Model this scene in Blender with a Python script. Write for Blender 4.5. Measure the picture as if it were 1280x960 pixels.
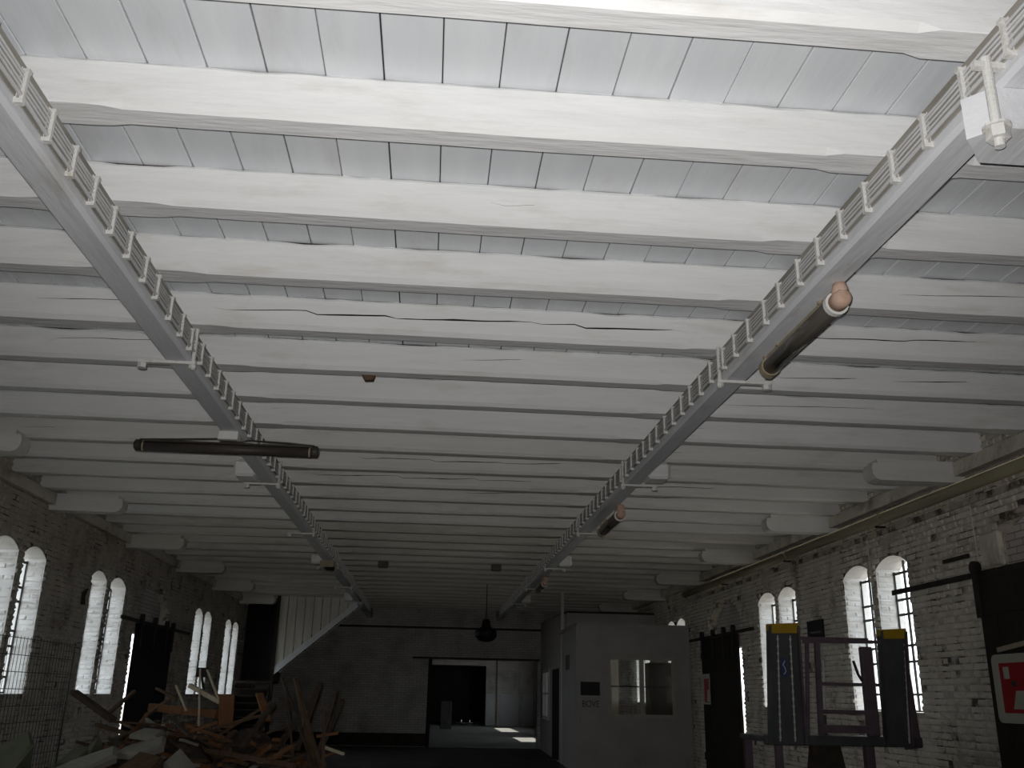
import bpy, bmesh, math, random
from mathutils import Vector, Matrix, noise

for o in list(bpy.data.objects):
    bpy.data.objects.remove(o, do_unlink=True)
scene = bpy.context.scene
COL = scene.collection
rnd = random.Random(7)

# ------------------------------------------------------------------ camera
CAMZ = 1.65
cam_d = bpy.data.cameras.new('camera')
cam_d.sensor_width = 36.0
cam_d.lens = 1162.0 / 1280.0 * 36.0
cam_d.clip_start = 0.05
cam_d.clip_end = 400
cam = bpy.data.objects.new('camera', cam_d)
COL.objects.link(cam)
cr = Vector((0.9961, -0.0862, 0.01896)); cu = Vector((-0.04535, -0.31554, 0.94783)); cf = Vector((0.07572, 0.94499, 0.31822))
m = Matrix(((cr.x, cu.x, -cf.x, 0), (cr.y, cu.y, -cf.y, 0), (cr.z, cu.z, -cf.z, CAMZ), (0, 0, 0, 1)))
cam.matrix_world = m
scene.camera = cam

# ------------------------------------------------------------------ sky, sun, photographer's flash
world = bpy.data.worlds.new('world')
scene.world = world
world.use_nodes = True
wn = world.node_tree
wn.nodes.clear()
wo = wn.nodes.new('ShaderNodeOutputWorld')
wb = wn.nodes.new('ShaderNodeBackground')
wb.inputs['Color'].default_value = (0.86, 0.93, 1.0, 1)
wb.inputs['Strength'].default_value = 3.5
wn.links.new(wb.outputs[0], wo.inputs[0])

sun_d = bpy.data.lights.new('sun', 'SUN')
sun_d.energy = 9.0
sun_d.angle = 0.009
sun_d.color = (1.0, 0.95, 0.86)
sun = bpy.data.objects.new('sun', sun_d)
COL.objects.link(sun)
sdir = Vector((-math.cos(math.radians(52)) * math.cos(math.radians(6)),
               -math.cos(math.radians(52)) * math.sin(math.radians(6)),
               -math.sin(math.radians(52))))
sun.rotation_euler = sdir.to_track_quat('-Z', 'Y').to_euler()
sun.location = (30, 10, 30)

# the photographer's own flash: a small lamp a hand's width above the lens, aimed like the lens
fl_d = bpy.data.lights.new('camera_flash', 'SPOT')
fl_d.energy = 900
fl_d.color = (1.0, 0.985, 0.965)
fl_d.spot_size = math.radians(104)
fl_d.spot_blend = 1.0
fl_d.shadow_soft_size = 0.02
fl = bpy.data.objects.new('camera_flash', fl_d)
COL.objects.link(fl)
fl.location = Vector((0, 0, CAMZ)) + cu * 0.06 - cr * 0.03
fl.rotation_euler = (cf + cu * 0.22).to_track_quat('-Z', 'Y').to_euler()

scene.view_settings.view_transform = 'Standard'
scene.view_settings.look = 'None'
scene.view_settings.gamma = 1.0
scene.view_settings.use_curve_mapping = False
scene.view_settings.exposure = 0.0

# ------------------------------------------------------------------ materials
def nodemat(name):
    mt = bpy.data.materials.new(name)
    mt.use_nodes = True
    nt = mt.node_tree
    b = nt.nodes['Principled BSDF']
    return mt, nt, b

def surf(name, c1, c2, scale=(3, 3, 3), rough=0.85, bump=0.25, bscale=30.0, spots=None, spot_amt=0.5,
         spot_scale=2.0, metal=0.0, detail=6.0, spec=0.25, spot_lo=0.56, spot_hi=0.72, bdist=0.02):
    """two tone noise colour, optional blotches of a third colour, noise relief"""
    mt, nt, b = nodemat(name)
    L = nt.links
    tc = nt.nodes.new('ShaderNodeTexCoord')
    oi = nt.nodes.new('ShaderNodeObjectInfo')
    add = nt.nodes.new('ShaderNodeVectorMath'); add.operation = 'ADD'
    mul = nt.nodes.new('ShaderNodeVectorMath'); mul.operation = 'SCALE'
    mul.inputs['Scale'].default_value = 37.0
    comb = nt.nodes.new('ShaderNodeCombineXYZ')
    for i in range(3):
        L.new(oi.outputs['Random'], comb.inputs[i])
    L.new(comb.outputs[0], mul.inputs[0])
    L.new(tc.outputs['Object'], add.inputs[0]); L.new(mul.outputs[0], add.inputs[1])
    mp = nt.nodes.new('ShaderNodeMapping')
    mp.inputs['Scale'].default_value = scale
    L.new(add.outputs[0], mp.inputs['Vector'])
    n = nt.nodes.new('ShaderNodeTexNoise')
    n.inputs['Scale'].default_value = 1.0; n.inputs['Detail'].default_value = detail; n.inputs['Roughness'].default_value = 0.6
    L.new(mp.outputs[0], n.inputs['Vector'])
    r = nt.nodes.new('ShaderNodeValToRGB')
    r.color_ramp.elements[0].position = 0.3; r.color_ramp.elements[0].color = (*c1, 1)
    r.color_ramp.elements[1].position = 0.7; r.color_ramp.elements[1].color = (*c2, 1)
    L.new(n.outputs['Fac'], r.inputs[0])
    out = r.outputs[0]
    if spots:
        n2 = nt.nodes.new('ShaderNodeTexNoise')
        n2.inputs['Scale'].default_value = spot_scale; n2.inputs['Detail'].default_value = 8; n2.inputs['Roughness'].default_value = 0.65
        mp2 = nt.nodes.new('ShaderNodeMapping')
        mp2.inputs['Scale'].default_value = [max(0.25, s / max(scale)) for s in scale]
        L.new(add.outputs[0], mp2.inputs['Vector']); L.new(mp2.outputs[0], n2.inputs['Vector'])
        mr = nt.nodes.new('ShaderNodeMapRange')
        mr.inputs['From Min'].default_value = spot_lo; mr.inputs['From Max'].default_value = spot_hi
        mr.inputs['To Max'].default_value = spot_amt
        L.new(n2.outputs['Fac'], mr.inputs['Value'])
        mx = nt.nodes.new('ShaderNodeMix'); mx.data_type = 'RGBA'
        L.new(mr.outputs[0], mx.inputs['Factor'])
        L.new(out, mx.inputs['A']); mx.inputs['B'].default_value = (*spots, 1)
        out = mx.outputs['Result']
    L.new(out, b.inputs['Base Color'])
    b.inputs['Roughness'].default_value = rough
    b.inputs['Metallic'].default_value = metal
    b.inputs['Specular IOR Level'].default_value = spec
    if bump:
        n3 = nt.nodes.new('ShaderNodeTexNoise')
        n3.inputs['Scale'].default_value = bscale; n3.inputs['Detail'].default_value = 5
        mp3 = nt.nodes.new('ShaderNodeMapping')
        mx_s = max(scale)
        mp3.inputs['Scale'].default_value = [max(0.15, s / mx_s) for s in scale]
        L.new(add.outputs[0], mp3.inputs['Vector']); L.new(mp3.outputs[0], n3.inputs['Vector'])
        bp = nt.nodes.new('ShaderNodeBump')
        bp.inputs['Strength'].default_value = bump; bp.inputs['Distance'].default_value = bdist
        L.new(n3.outputs['Fac'], bp.inputs['Height'])
        L.new(bp.outputs[0], b.inputs['Normal'])
    return mt

def brickmat(name, c1, c2, cm, rough=0.9, grime=(0.1, 0.09, 0.08), gamt=0.5):
    """painted brickwork too far away to tell the bricks apart: colour and relief"""
    mt, nt, b = nodemat(name)
    L = nt.links
    tc = nt.nodes.new('ShaderNodeTexCoord')
    sp = nt.nodes.new('ShaderNodeSeparateXYZ'); L.new(tc.outputs['Object'], sp.inputs[0])
    sm = nt.nodes.new('ShaderNodeMath'); sm.operation = 'ADD'
    L.new(sp.outputs['X'], sm.inputs[0]); L.new(sp.outputs['Y'], sm.inputs[1])
    cb = nt.nodes.new('ShaderNodeCombineXYZ'); L.new(sm.outputs[0], cb.inputs['X']); L.new(sp.outputs['Z'], cb.inputs['Y'])
    br = nt.nodes.new('ShaderNodeTexBrick')
    br.inputs['Scale'].default_value = 1.0
    br.inputs['Brick Width'].default_value = 0.25; br.inputs['Row Height'].default_value = 0.077
    br.inputs['Mortar Size'].default_value = 0.008; br.inputs['Mortar Smooth'].default_value = 0.4
    br.inputs['Color1'].default_value = (*c1, 1); br.inputs['Color2'].default_value = (*c2, 1); br.inputs['Mortar'].default_value = (*cm, 1)
    L.new(cb.outputs[0], br.inputs['Vector'])
    n = nt.nodes.new('ShaderNodeTexNoise'); n.inputs['Scale'].default_value = 1.3; n.inputs['Detail'].default_value = 8
    L.new(tc.outputs['Object'], n.inputs['Vector'])
    mr = nt.nodes.new('ShaderNodeMapRange'); mr.inputs['From Min'].default_value = 0.45; mr.inputs['From Max'].default_value = 0.75; mr.inputs['To Max'].default_value = gamt
    L.new(n.outputs['Fac'], mr.inputs['Value'])
    mx = nt.nodes.new('ShaderNodeMix'); mx.data_type = 'RGBA'; mx.inputs['B'].default_value = (*grime, 1)
    L.new(mr.outputs[0], mx.inputs['Factor']); L.new(br.outputs['Color'], mx.inputs['A'])
    L.new(mx.outputs['Result'], b.inputs['Base Color'])
    bp = nt.nodes.new('ShaderNodeBump'); bp.inputs['Strength'].default_value = 0.6; bp.inputs['Distance'].default_value = 0.02; bp.invert = True
    L.new(br.outputs['Fac'], bp.inputs['Height']); L.new(bp.outputs[0], b.inputs['Normal'])
    b.inputs['Roughness'].default_value = rough
    b.inputs['Specular IOR Level'].default_value = 0.15
    return mt

def glassmat(name):
    mt, nt, b = nodemat(name)
    nt.nodes.remove(b)
    o = nt.nodes['Material Output']
    t = nt.nodes.new('ShaderNodeBsdfTransparent'); t.inputs[0].default_value = (0.97, 0.98, 0.97, 1)
    g = nt.nodes.new('ShaderNodeBsdfGlossy'); g.inputs['Roughness'].default_value = 0.08
    mx = nt.nodes.new('ShaderNodeMixShader')
    mx.inputs[0].default_value = 0.05; nt.links.new(t.outputs[0], mx.inputs[1]); nt.links.new(g.outputs[0], mx.inputs[2])
    nt.links.new(mx.outputs[0], o.inputs['Surface'])
    return mt

M = {}
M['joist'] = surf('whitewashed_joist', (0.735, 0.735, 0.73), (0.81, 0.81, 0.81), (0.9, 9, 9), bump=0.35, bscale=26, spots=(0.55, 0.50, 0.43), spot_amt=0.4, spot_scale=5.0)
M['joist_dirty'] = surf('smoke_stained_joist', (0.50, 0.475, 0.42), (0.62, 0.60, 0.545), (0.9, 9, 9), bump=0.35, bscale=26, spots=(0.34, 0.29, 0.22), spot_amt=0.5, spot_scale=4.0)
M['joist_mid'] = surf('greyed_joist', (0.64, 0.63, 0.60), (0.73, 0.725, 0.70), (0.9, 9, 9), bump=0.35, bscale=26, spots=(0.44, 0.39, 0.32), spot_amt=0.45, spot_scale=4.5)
M['plank'] = surf('whitewashed_plank', (0.66, 0.68, 0.705), (0.74, 0.755, 0.775), (5, 0.7, 5), bump=0.12, bscale=24, spots=(0.47, 0.45, 0.42), spot_amt=0.35, spot_scale=3.0)
M['girder'] = surf('whitewashed_girder', (0.64, 0.65, 0.68), (0.74, 0.745, 0.765), (7, 0.8, 7), bump=0.25, bscale=26, spots=(0.42, 0.38, 0.32), spot_amt=0.6, spot_scale=4.0)
M['crack'] = surf('split_raw_wood', (0.035, 0.028, 0.022), (0.06, 0.045, 0.035), (2, 20, 20), bump=0)
M['deck'] = surf('dark_roof_deck', (0.03, 0.026, 0.022), (0.05, 0.043, 0.036), bump=0)
M['mortar'] = surf('whitewashed_mortar', (0.36, 0.325, 0.275), (0.54, 0.50, 0.44), (7, 7, 7), bump=0.8, bscale=24, spots=(0.05, 0.04, 0.032), spot_amt=0.9, spot_scale=3.4, spot_lo=0.5, spot_hi=0.6)
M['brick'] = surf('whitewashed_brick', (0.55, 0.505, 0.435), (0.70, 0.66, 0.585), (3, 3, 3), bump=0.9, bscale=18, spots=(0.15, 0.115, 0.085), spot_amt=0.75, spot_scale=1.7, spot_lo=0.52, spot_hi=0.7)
M['brick_left'] = surf('sooty_whitewashed_brick', (0.40, 0.365, 0.315), (0.53, 0.49, 0.43), (3, 3, 3), bump=0.9, bscale=18, spots=(0.13, 0.10, 0.075), spot_amt=0.75, spot_scale=1.7, spot_lo=0.52, spot_hi=0.7)  # left wall bricks: the same whitewash in a darker tone
M['reveal'] = surf('whitewashed_reveal', (0.76, 0.75, 0.74), (0.86, 0.85, 0.84), (4, 4, 4), bump=0.4, bscale=20, spots=(0.50, 0.43, 0.38), spot_amt=0.5, spot_scale=2.5)
M['farbrick'] = brickmat('far_painted_brickwork', (0.60, 0.575, 0.55), (0.52, 0.50, 0.475), (0.30, 0.285, 0.27))
M['plaster'] = surf('grimy_plaster', (0.34, 0.325, 0.31), (0.41, 0.39, 0.375), (1.5, 1.5, 1.5), bump=0.15, bscale=16, spots=(0.25, 0.24, 0.21), spot_amt=0.6, spot_scale=1.0)
M['limewash'] = surf('pale_limewash', (0.50, 0.51, 0.53), (0.58, 0.585, 0.60), (1.5, 1.5, 1.5), bump=0.15, bscale=16, spots=(0.3, 0.29, 0.27), spot_amt=0.5, spot_scale=1.2)
M['floor'] = surf('dark_floor', (0.045, 0.042, 0.04), (0.075, 0.07, 0.066), (1, 1, 1), bump=0.3, bscale=12, spots=(0.11, 0.105, 0.10), spot_amt=0.5, spot_scale=0.7)
M['floor2'] = surf('grey_floor', (0.20, 0.195, 0.19), (0.26, 0.255, 0.25), (1, 1, 1), bump=0.2, bscale=12)
M['ground'] = surf('outdoor_ground', (0.17, 0.155, 0.13), (0.22, 0.20, 0.17), (0.4, 0.4, 0.4), bump=0.1, bscale=3)
M['darkwood'] = surf('dark_stained_wood', (0.018, 0.014, 0.012), (0.034, 0.026, 0.021), (6, 6, 0.6), bump=0.3, bscale=22)
M['blackwood'] = surf('blackened_boards', (0.010, 0.009, 0.009), (0.018, 0.016, 0.015), (6, 6, 0.6), bump=0.2, bscale=22)
M['iron'] = surf('dark_iron', (0.022, 0.019, 0.018), (0.045, 0.037, 0.032), (8, 8, 8), rough=0.6, bump=0.2, bscale=30, metal=0.3)
M['bars'] = surf('painted_glazing_iron', (0.03, 0.025, 0.025), (0.06, 0.05, 0.05), (8, 8, 8), rough=0.6, bump=0)
M['whiteiron'] = surf('whitewashed_iron', (0.62, 0.61, 0.58), (0.72, 0.71, 0.69), (14, 14, 14), rough=0.7, bump=0.3, bscale=60, spots=(0.38, 0.33, 0.25), spot_amt=0.7, spot_scale=14)
M['cable'] = surf('painted_cable', (0.50, 0.50, 0.50), (0.62, 0.62, 0.62), (12, 3, 12), rough=0.7, bump=0.2, bscale=30, spots=(0.33, 0.31, 0.28), spot_amt=0.6, spot_scale=6)
M['backing'] = surf('greyed_backing_strip', (0.27, 0.25, 0.22), (0.40, 0.38, 0.34), (9, 0.8, 9), bump=0.3, bscale=25)
M['pipe'] = surf('olive_pipe_paint', (0.29, 0.26, 0.17), (0.40, 0.365, 0.25), (6, 1, 6), rough=0.6, bump=0.1, bscale=20)
M['glass'] = glassmat('window_glass')
M['tube'] = surf('smoked_tube_cover', (0.055, 0.048, 0.042), (0.095, 0.085, 0.072), (30, 0.6, 30), rough=0.25, bump=0, spec=0.6)
M['rustfix'] = surf('rusty_brown_housing', (0.036, 0.031, 0.028), (0.07, 0.06, 0.053), (2, 12, 12), rough=0.5, bump=0.2, bscale=25)
M['ochre'] = surf('ochre_lamp_bracket', (0.30, 0.25, 0.17), (0.40, 0.34, 0.25), (20, 20, 20), rough=0.7, bump=0.3, bscale=60, spots=(0.12, 0.09, 0.06), spot_amt=0.7, spot_scale=15)
M['salmon'] = surf('salmon_rubber_cap', (0.50, 0.33, 0.245), (0.60, 0.42, 0.33), (14, 14, 14), rough=0.7, bump=0.2, bscale=40, spots=(0.3, 0.2, 0.15), spot_amt=0.6, spot_scale=12)
M['white'] = surf('white_porcelain', (0.70, 0.69, 0.66), (0.78, 0.77, 0.74), (12, 12, 12), rough=0.5, bump=0)
M['signwhite'] = surf('sign_white', (0.38, 0.37, 0.305), (0.45, 0.44, 0.365), (6, 6, 6), rough=0.5, bump=0)
M['signred'] = surf('sign_red', (0.28, 0.008, 0.012), (0.35, 0.012, 0.016), (6, 6, 6), rough=0.5, bump=0)
M['black'] = surf('black_plaque', (0.008, 0.008, 0.009), (0.014, 0.014, 0.016), (6, 6, 6), rough=0.5, bump=0)
M['ink'] = surf('black_paint_lettering', (0.03, 0.03, 0.03), (0.06, 0.06, 0.06), (6, 6, 6), rough=0.8, bump=0)
M['violet'] = surf('mauve_steel_paint', (0.085, 0.06, 0.075), (0.13, 0.095, 0.115), (8, 8, 8), rough=0.55, bump=0.1, bscale=30)
M['ramp'] = surf('dark_ramp_steel', (0.045, 0.05, 0.05), (0.075, 0.08, 0.08), (8, 8, 3), rough=0.45, bump=0.1, bscale=30)
M['yellow'] = surf('yellow_end_cap', (0.32, 0.205, 0.012), (0.40, 0.26, 0.016), (8, 8, 8), rough=0.6, bump=0.1, bscale=30)
M['alu'] = surf('worn_bright_edge', (0.40, 0.39, 0.36), (0.62, 0.61, 0.56), (20, 20, 20), rough=0.5, bump=0.2, bscale=40)  # pale metal for ramp edges, rod and label mark
M['blue'] = surf('blue_label', (0.035, 0.05, 0.12), (0.05, 0.07, 0.15), (8, 8, 8), bump=0)
M['wire'] = surf('dark_wire', (0.05, 0.045, 0.042), (0.09, 0.08, 0.075), (8, 8, 8), rough=0.6, bump=0)
M['rubble'] = surf('dark_rubble', (0.025, 0.021, 0.018), (0.065, 0.05, 0.04), (5, 5, 5), bump=0.8, bscale=14)
M['w_orange'] = surf('orange_brown_timber', (0.13, 0.058, 0.026), (0.21, 0.098, 0.044), (14, 14, 1.2), bump=0.3, bscale=20)
M['w_brown'] = surf('brown_timber', (0.075, 0.046, 0.028), (0.13, 0.08, 0.05), (14, 14, 1.2), bump=0.3, bscale=20)
M['w_dark'] = surf('dark_timber', (0.045, 0.032, 0.025), (0.085, 0.06, 0.045), (14, 14, 1.2), bump=0.3, bscale=20)
M['w_pale'] = surf('pale_timber', (0.40, 0.33, 0.23), (0.52, 0.44, 0.33), (14, 14, 1.2), bump=0.3, bscale=20)
M['slab'] = surf('pale_insulation_slab', (0.20, 0.19, 0.165), (0.29, 0.275, 0.24), (4, 4, 4), bump=0.5, bscale=18, spots=(0.1, 0.095, 0.07), spot_amt=0.7, spot_scale=4)
M['sheet'] = surf('greenish_sheet', (0.09, 0.095, 0.065), (0.14, 0.14, 0.10), (4, 4, 4), bump=0.3, bscale=14)
M['stairboard'] = surf('painted_stair_board', (0.56, 0.535, 0.48), (0.66, 0.64, 0.585), (8, 8, 0.8), bump=0.15, bscale=20, spots=(0.36, 0.33, 0.28), spot_amt=0.5, spot_scale=2)
M['cabinet'] = surf('grey_cabinet', (0.10, 0.10, 0.10), (0.14, 0.14, 0.14), (3, 3, 3), bump=0.1)
M['curtain'] = surf('brown_partition_board', (0.22, 0.17, 0.11), (0.28, 0.22, 0.15), (4, 4, 0.6), bump=0.1)
M['frame'] = surf('cream_window_frame', (0.36, 0.34, 0.30), (0.44, 0.42, 0.37), (6, 6, 6), bump=0.1)

# ------------------------------------------------------------------ mesh helpers
ORG = {}     # world origin of every parent (none of them is turned)

class MB:
    def __init__(s):
        s.v = []; s.f = []; s.mi = []
    def add(s, vs, fs, mi=0):
        b = len(s.v)
        s.v += [Vector(p) for p in vs]
        for f in fs:
            s.f.append([i + b for i in f]); s.mi.append(mi)
        return s
    def box(s, a, b, mi=0):
        x0, y0, z0 = a; x1, y1, z1 = b
        return s.add([(x0, y0, z0), (x1, y0, z0), (x1, y1, z0), (x0, y1, z0), (x0, y0, z1), (x1, y0, z1), (x1, y1, z1), (x0, y1, z1)],
                     [(0, 3, 2, 1), (4, 5, 6, 7), (0, 1, 5, 4), (1, 2, 6, 5), (2, 3, 7, 6), (3, 0, 4, 7)], mi)
    def cbox(s, a, b, c=0.01, mi=0):
        """box with chamfered long edges on all sides"""
        x0, y0, z0 = a; x1, y1, z1 = b
        c = min(c, (x1 - x0) * .45, (y1 - y0) * .45, (z1 - z0) * .45)
        bm = bmesh.new()
        bmesh.ops.create_cube(bm, size=1.0)
        for vv in bm.verts:
            vv.co = Vector(((x0 + x1) / 2 + vv.co.x * (x1 - x0), (y0 + y1) / 2 + vv.co.y * (y1 - y0), (z0 + z1) / 2 + vv.co.z * (z1 - z0)))
        bmesh.ops.bevel(bm, geom=bm.edges[:], offset=c, segments=1, affect='EDGES')
        return s.bm(bm, mi)
    def bm(s, bm, mi=0):
        bm.verts.index_update()
        s.add([v.co.copy() for v in bm.verts], [[v.index for v in f.verts] for f in bm.faces], mi)
        bm.free()
        return s
    def bar(s, p, q, w, h, up=(0, 0, 1), mi=0, w2=None, h2=None):
        """rectangular bar from p to q; w across, h along up"""
        p = Vector(p); q = Vector(q); d = (q - p).normalized()
        u = Vector(up)
        if abs(d.dot(u)) > 0.98: u = Vector((0, 1, 0))
        r = d.cross(u).normalized(); u = r.cross(d)
        w2 = w if w2 is None else w2; h2 = h if h2 is None else h2
        vs = [p + r * a * w / 2 + u * b * h / 2 for a, b in ((-1, -1), (1, -1), (1, 1), (-1, 1))] + \
             [q + r * a * w2 / 2 + u * b * h2 / 2 for a, b in ((-1, -1), (1, -1), (1, 1), (-1, 1))]
        return s.add(vs, [(0, 1, 2, 3), (7, 6, 5, 4), (0, 4, 5, 1), (1, 5, 6, 2), (2, 6, 7, 3), (3, 7, 4, 0)], mi)
    def tube(s, pts, r, n=10, mi=0, cap=True):
        pts = [Vector(p) for p in pts]
        rs = r if isinstance(r, (list, tuple)) else [r] * len(pts)
        base = len(s.v); rings = []
        u = None
        for i, p in enumerate(pts):
            d = (pts[min(i + 1, len(pts) - 1)] - pts[max(i - 1, 0)]).normalized()
            if u is None:
                u = Vector((0, 0, 1)) if abs(d.z) < 0.9 else Vector((1, 0, 0))
            a = d.cross(u).normalized(); u = a.cross(d).normalized()
            ring = []
            for k in range(n):
                t = 2 * math.pi * k / n
                s.v.append(p + (a * math.cos(t) + u * math.sin(t)) * rs[i]); ring.append(len(s.v) - 1)
            rings.append(ring)
        for i in range(len(rings) - 1):
            for k in range(n):
                s.f.append([rings[i][k], rings[i][(k + 1) % n], rings[i + 1][(k + 1) % n], rings[i + 1][k]]); s.mi.append(mi)
        if cap:
            s.f.append(rings[0][::-1]); s.mi.append(mi); s.f.append(rings[-1]); s.mi.append(mi)
        return s
    def prism(s, poly, axis, a, b, mi=0):
        """poly of 2d points extruded along axis ('x','y','z') from a to b"""
        n = len(poly)
        def mk(p, t):
            return {'x': (t, p[0], p[1]), 'y': (p[0], t, p[1]), 'z': (p[0], p[1], t)}[axis]
        vs = [mk(p, a) for p in poly] + [mk(p, b) for p in poly]
        fs = [list(range(n))[::-1], list(range(n, 2 * n))] + [[i, (i + 1) % n, n + (i + 1) % n, n + i] for i in range(n)]
        return s.add(vs, fs, mi)
    def build(s, name, mat, parent=None, smooth=False, loc=None):
        mats = mat if isinstance(mat, (list, tuple)) else [mat]
        if parent is None:
            if loc is None:
                xs = [p.x for p in s.v]; ys = [p.y for p in s.v]; zs = [p.z for p in s.v]
                loc = Vector(((min(xs) + max(xs)) / 2, (min(ys) + max(ys)) / 2, min(zs)))
            off = Vector(loc)
        else:
            off = Vector(ORG[parent.name])
        me = bpy.data.meshes.new(name)
        me.from_pydata([p - off for p in s.v], [], s.f)
        for mm in mats: me.materials.append(M[mm] if isinstance(mm, str) else mm)
        if len(mats) > 1: me.polygons.foreach_set('material_index', s.mi)
        bm = bmesh.new(); bm.from_mesh(me)
        bmesh.ops.recalc_face_normals(bm, faces=bm.faces[:])
        bm.to_mesh(me); bm.free()
        if smooth: me.polygons.foreach_set('use_smooth', [True] * len(me.polygons))
        me.update()
        o = bpy.data.objects.new(name, me)
        COL.objects.link(o)
        if parent is None:
            o.location = off; ORG[o.name] = off
        else:
            o.parent = parent; ORG[o.name] = off
        return o

def empty(name, loc):
    o = bpy.data.objects.new(name, None)
    o.empty_display_size = 0.2
    COL.objects.link(o); o.location = loc; ORG[o.name] = Vector(loc)
    return o

def tag(o, label, cat, group=None):
    o['label'] = label; o['category'] = cat
    if group: o['group'] = group
    return o

def struct(o):
    o['kind'] = 'structure'; return o

def arch(s0, s1, z0, z1, rise, n=8):
    """opening outline with a segmental head; z1 is the crown"""
    pts = [(s0, z0), (s1, z0)]
    if rise <= 0: return pts + [(s1, z1), (s0, z1)]
    w = (s1 - s0) / 2; R = (w * w + rise * rise) / (2 * rise); cz = z1 - R; c = (s0 + s1) / 2
    a0 = math.asin(w / R)
    for i in range(n + 1):
        a = a0 - 2 * a0 * i / n
        pts.append((c + R * math.sin(a), cz + R * math.cos(a)))
    return pts

def wall_mesh(O, u, out, outline, holes, thick, mi_face=0, mi_reveal=1):
    """wall slab: outline and holes in (s, z); inner face through O along u, thickness along out"""
    O = Vector((O[0], O[1], 0)); u = Vector((u[0], u[1], 0)).normalized(); out = Vector((out[0], out[1], 0)).normalized()
    mb = MB()
    for dep in (0.0, thick):
        bm = bmesh.new(); edges = []
        for loop in [outline] + holes:
            vs = [bm.verts.new(O + u * p[0] + out * dep + Vector((0, 0, p[1]))) for p in loop]
            for i in range(len(vs)): edges.append(bm.edges.new((vs[i], vs[(i + 1) % len(vs)])))
        bmesh.ops.triangle_fill(bm, edges=edges, use_beauty=True, use_dissolve=False)
        mb.bm(bm, mi_face)
    for li, loop in enumerate([outline] + holes):
        n = len(loop)
        vs = [O + u * p[0] + Vector((0, 0, p[1])) for p in loop] + [O + u * p[0] + out * thick + Vector((0, 0, p[1])) for p in loop]
        mb.add(vs, [[i, (i + 1) % n, n + (i + 1) % n, n + i] for i in range(n)], mi_reveal if li else mi_face)
    bm = bmesh.new()
    bvs = [bm.verts.new(p) for p in mb.v]
    idx = []
    for f, mi in zip(mb.f, mb.mi):
        try:
            ff = bm.faces.new([bvs[i] for i in f]); ff.material_index = mi
        except ValueError:
            pass
    bmesh.ops.remove_doubles(bm, verts=bm.verts[:], dist=1e-5)
    bm.verts.index_update()
    r = MB(); r.v = [v.co.copy() for v in bm.verts]
    r.f = [[v.index for v in f.verts] for f in bm.faces]; r.mi = [f.material_index for f in bm.faces]
    bm.free()
    return r

# ------------------------------------------------------------------ dimensions (metres)
XL, XR = -5.7, 6.2            # inner faces of the side walls
YB, YF = -4.0, 33.0           # wall behind the camera, far wall
ZG, ZJ, ZP = 4.10, 4.38, 4.65 # undersides of girders, joists, ceiling planks
FE0 = 57.0
TH = 0.36                     # wall thickness
GD = 0.26                     # depth of the glazing behind the inner face

# ------------------------------------------------------------------ floor and ground
fl_o = struct(MB().box((XL - TH, YB, -0.12), (XR + TH, YF + 0.4, 0.0)).build('floor', 'floor'))
struct(MB().box((XL - TH, YF + 0.4, -0.12), (XR + TH, FE0 + 6.3, 0.0)).build('floor_rear', 'floor2'))
gr = MB().box((-90, -60, -0.4), (90, 120, -0.125)).build('ground', 'ground'); struct(gr)

# ------------------------------------------------------------------ ceiling: planks, joists, deck
ceil = struct(empty('ceiling', (0.25, 14.5, ZP)))
MB().box((XL - TH, YB, ZP + 0.045), (XR + TH, YF + 0.4, ZP + 0.2)).build('roof_deck', 'deck', ceil)
PW = 0.298
x = -5.66 - 0.0
i = 0
plank_edges = []
x = -0.663 - PW * 17
while x < XR - 0.02:
    a = max(x + 0.004 + rnd.uniform(-.002, .002), XL + 0.005); b = min(x + PW - 0.003 + rnd.uniform(-.002, .002), XR - 0.005)
    if b - a > 0.04:
        cuts = [YB + 0.01] + sorted(rnd.sample([5.9 + 0.965 * j for j in range(4, 25)], 3)) + [YF - 0.01]
        if i % 2: cuts = [YB + 0.01] + sorted(rnd.sample([5.9 + 0.965 * j for j in range(3, 24)], 2)) + [YF - 0.01]
        for c0, c1 in zip(cuts, cuts[1:]):
            dz = rnd.uniform(0, 0.006)
            mb = MB()
            cc = 0.004
            mb.prism([(a, ZP + 0.03), (a, ZP + dz + cc), (a + cc, ZP + dz), (b - cc, ZP + dz), (b, ZP + dz + cc), (b, ZP + 0.03)], 'y', c0 + 0.002, c1 - 0.002)
            mb.build('ceiling_plank', 'plank', ceil)
    x += PW; i += 1

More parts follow.
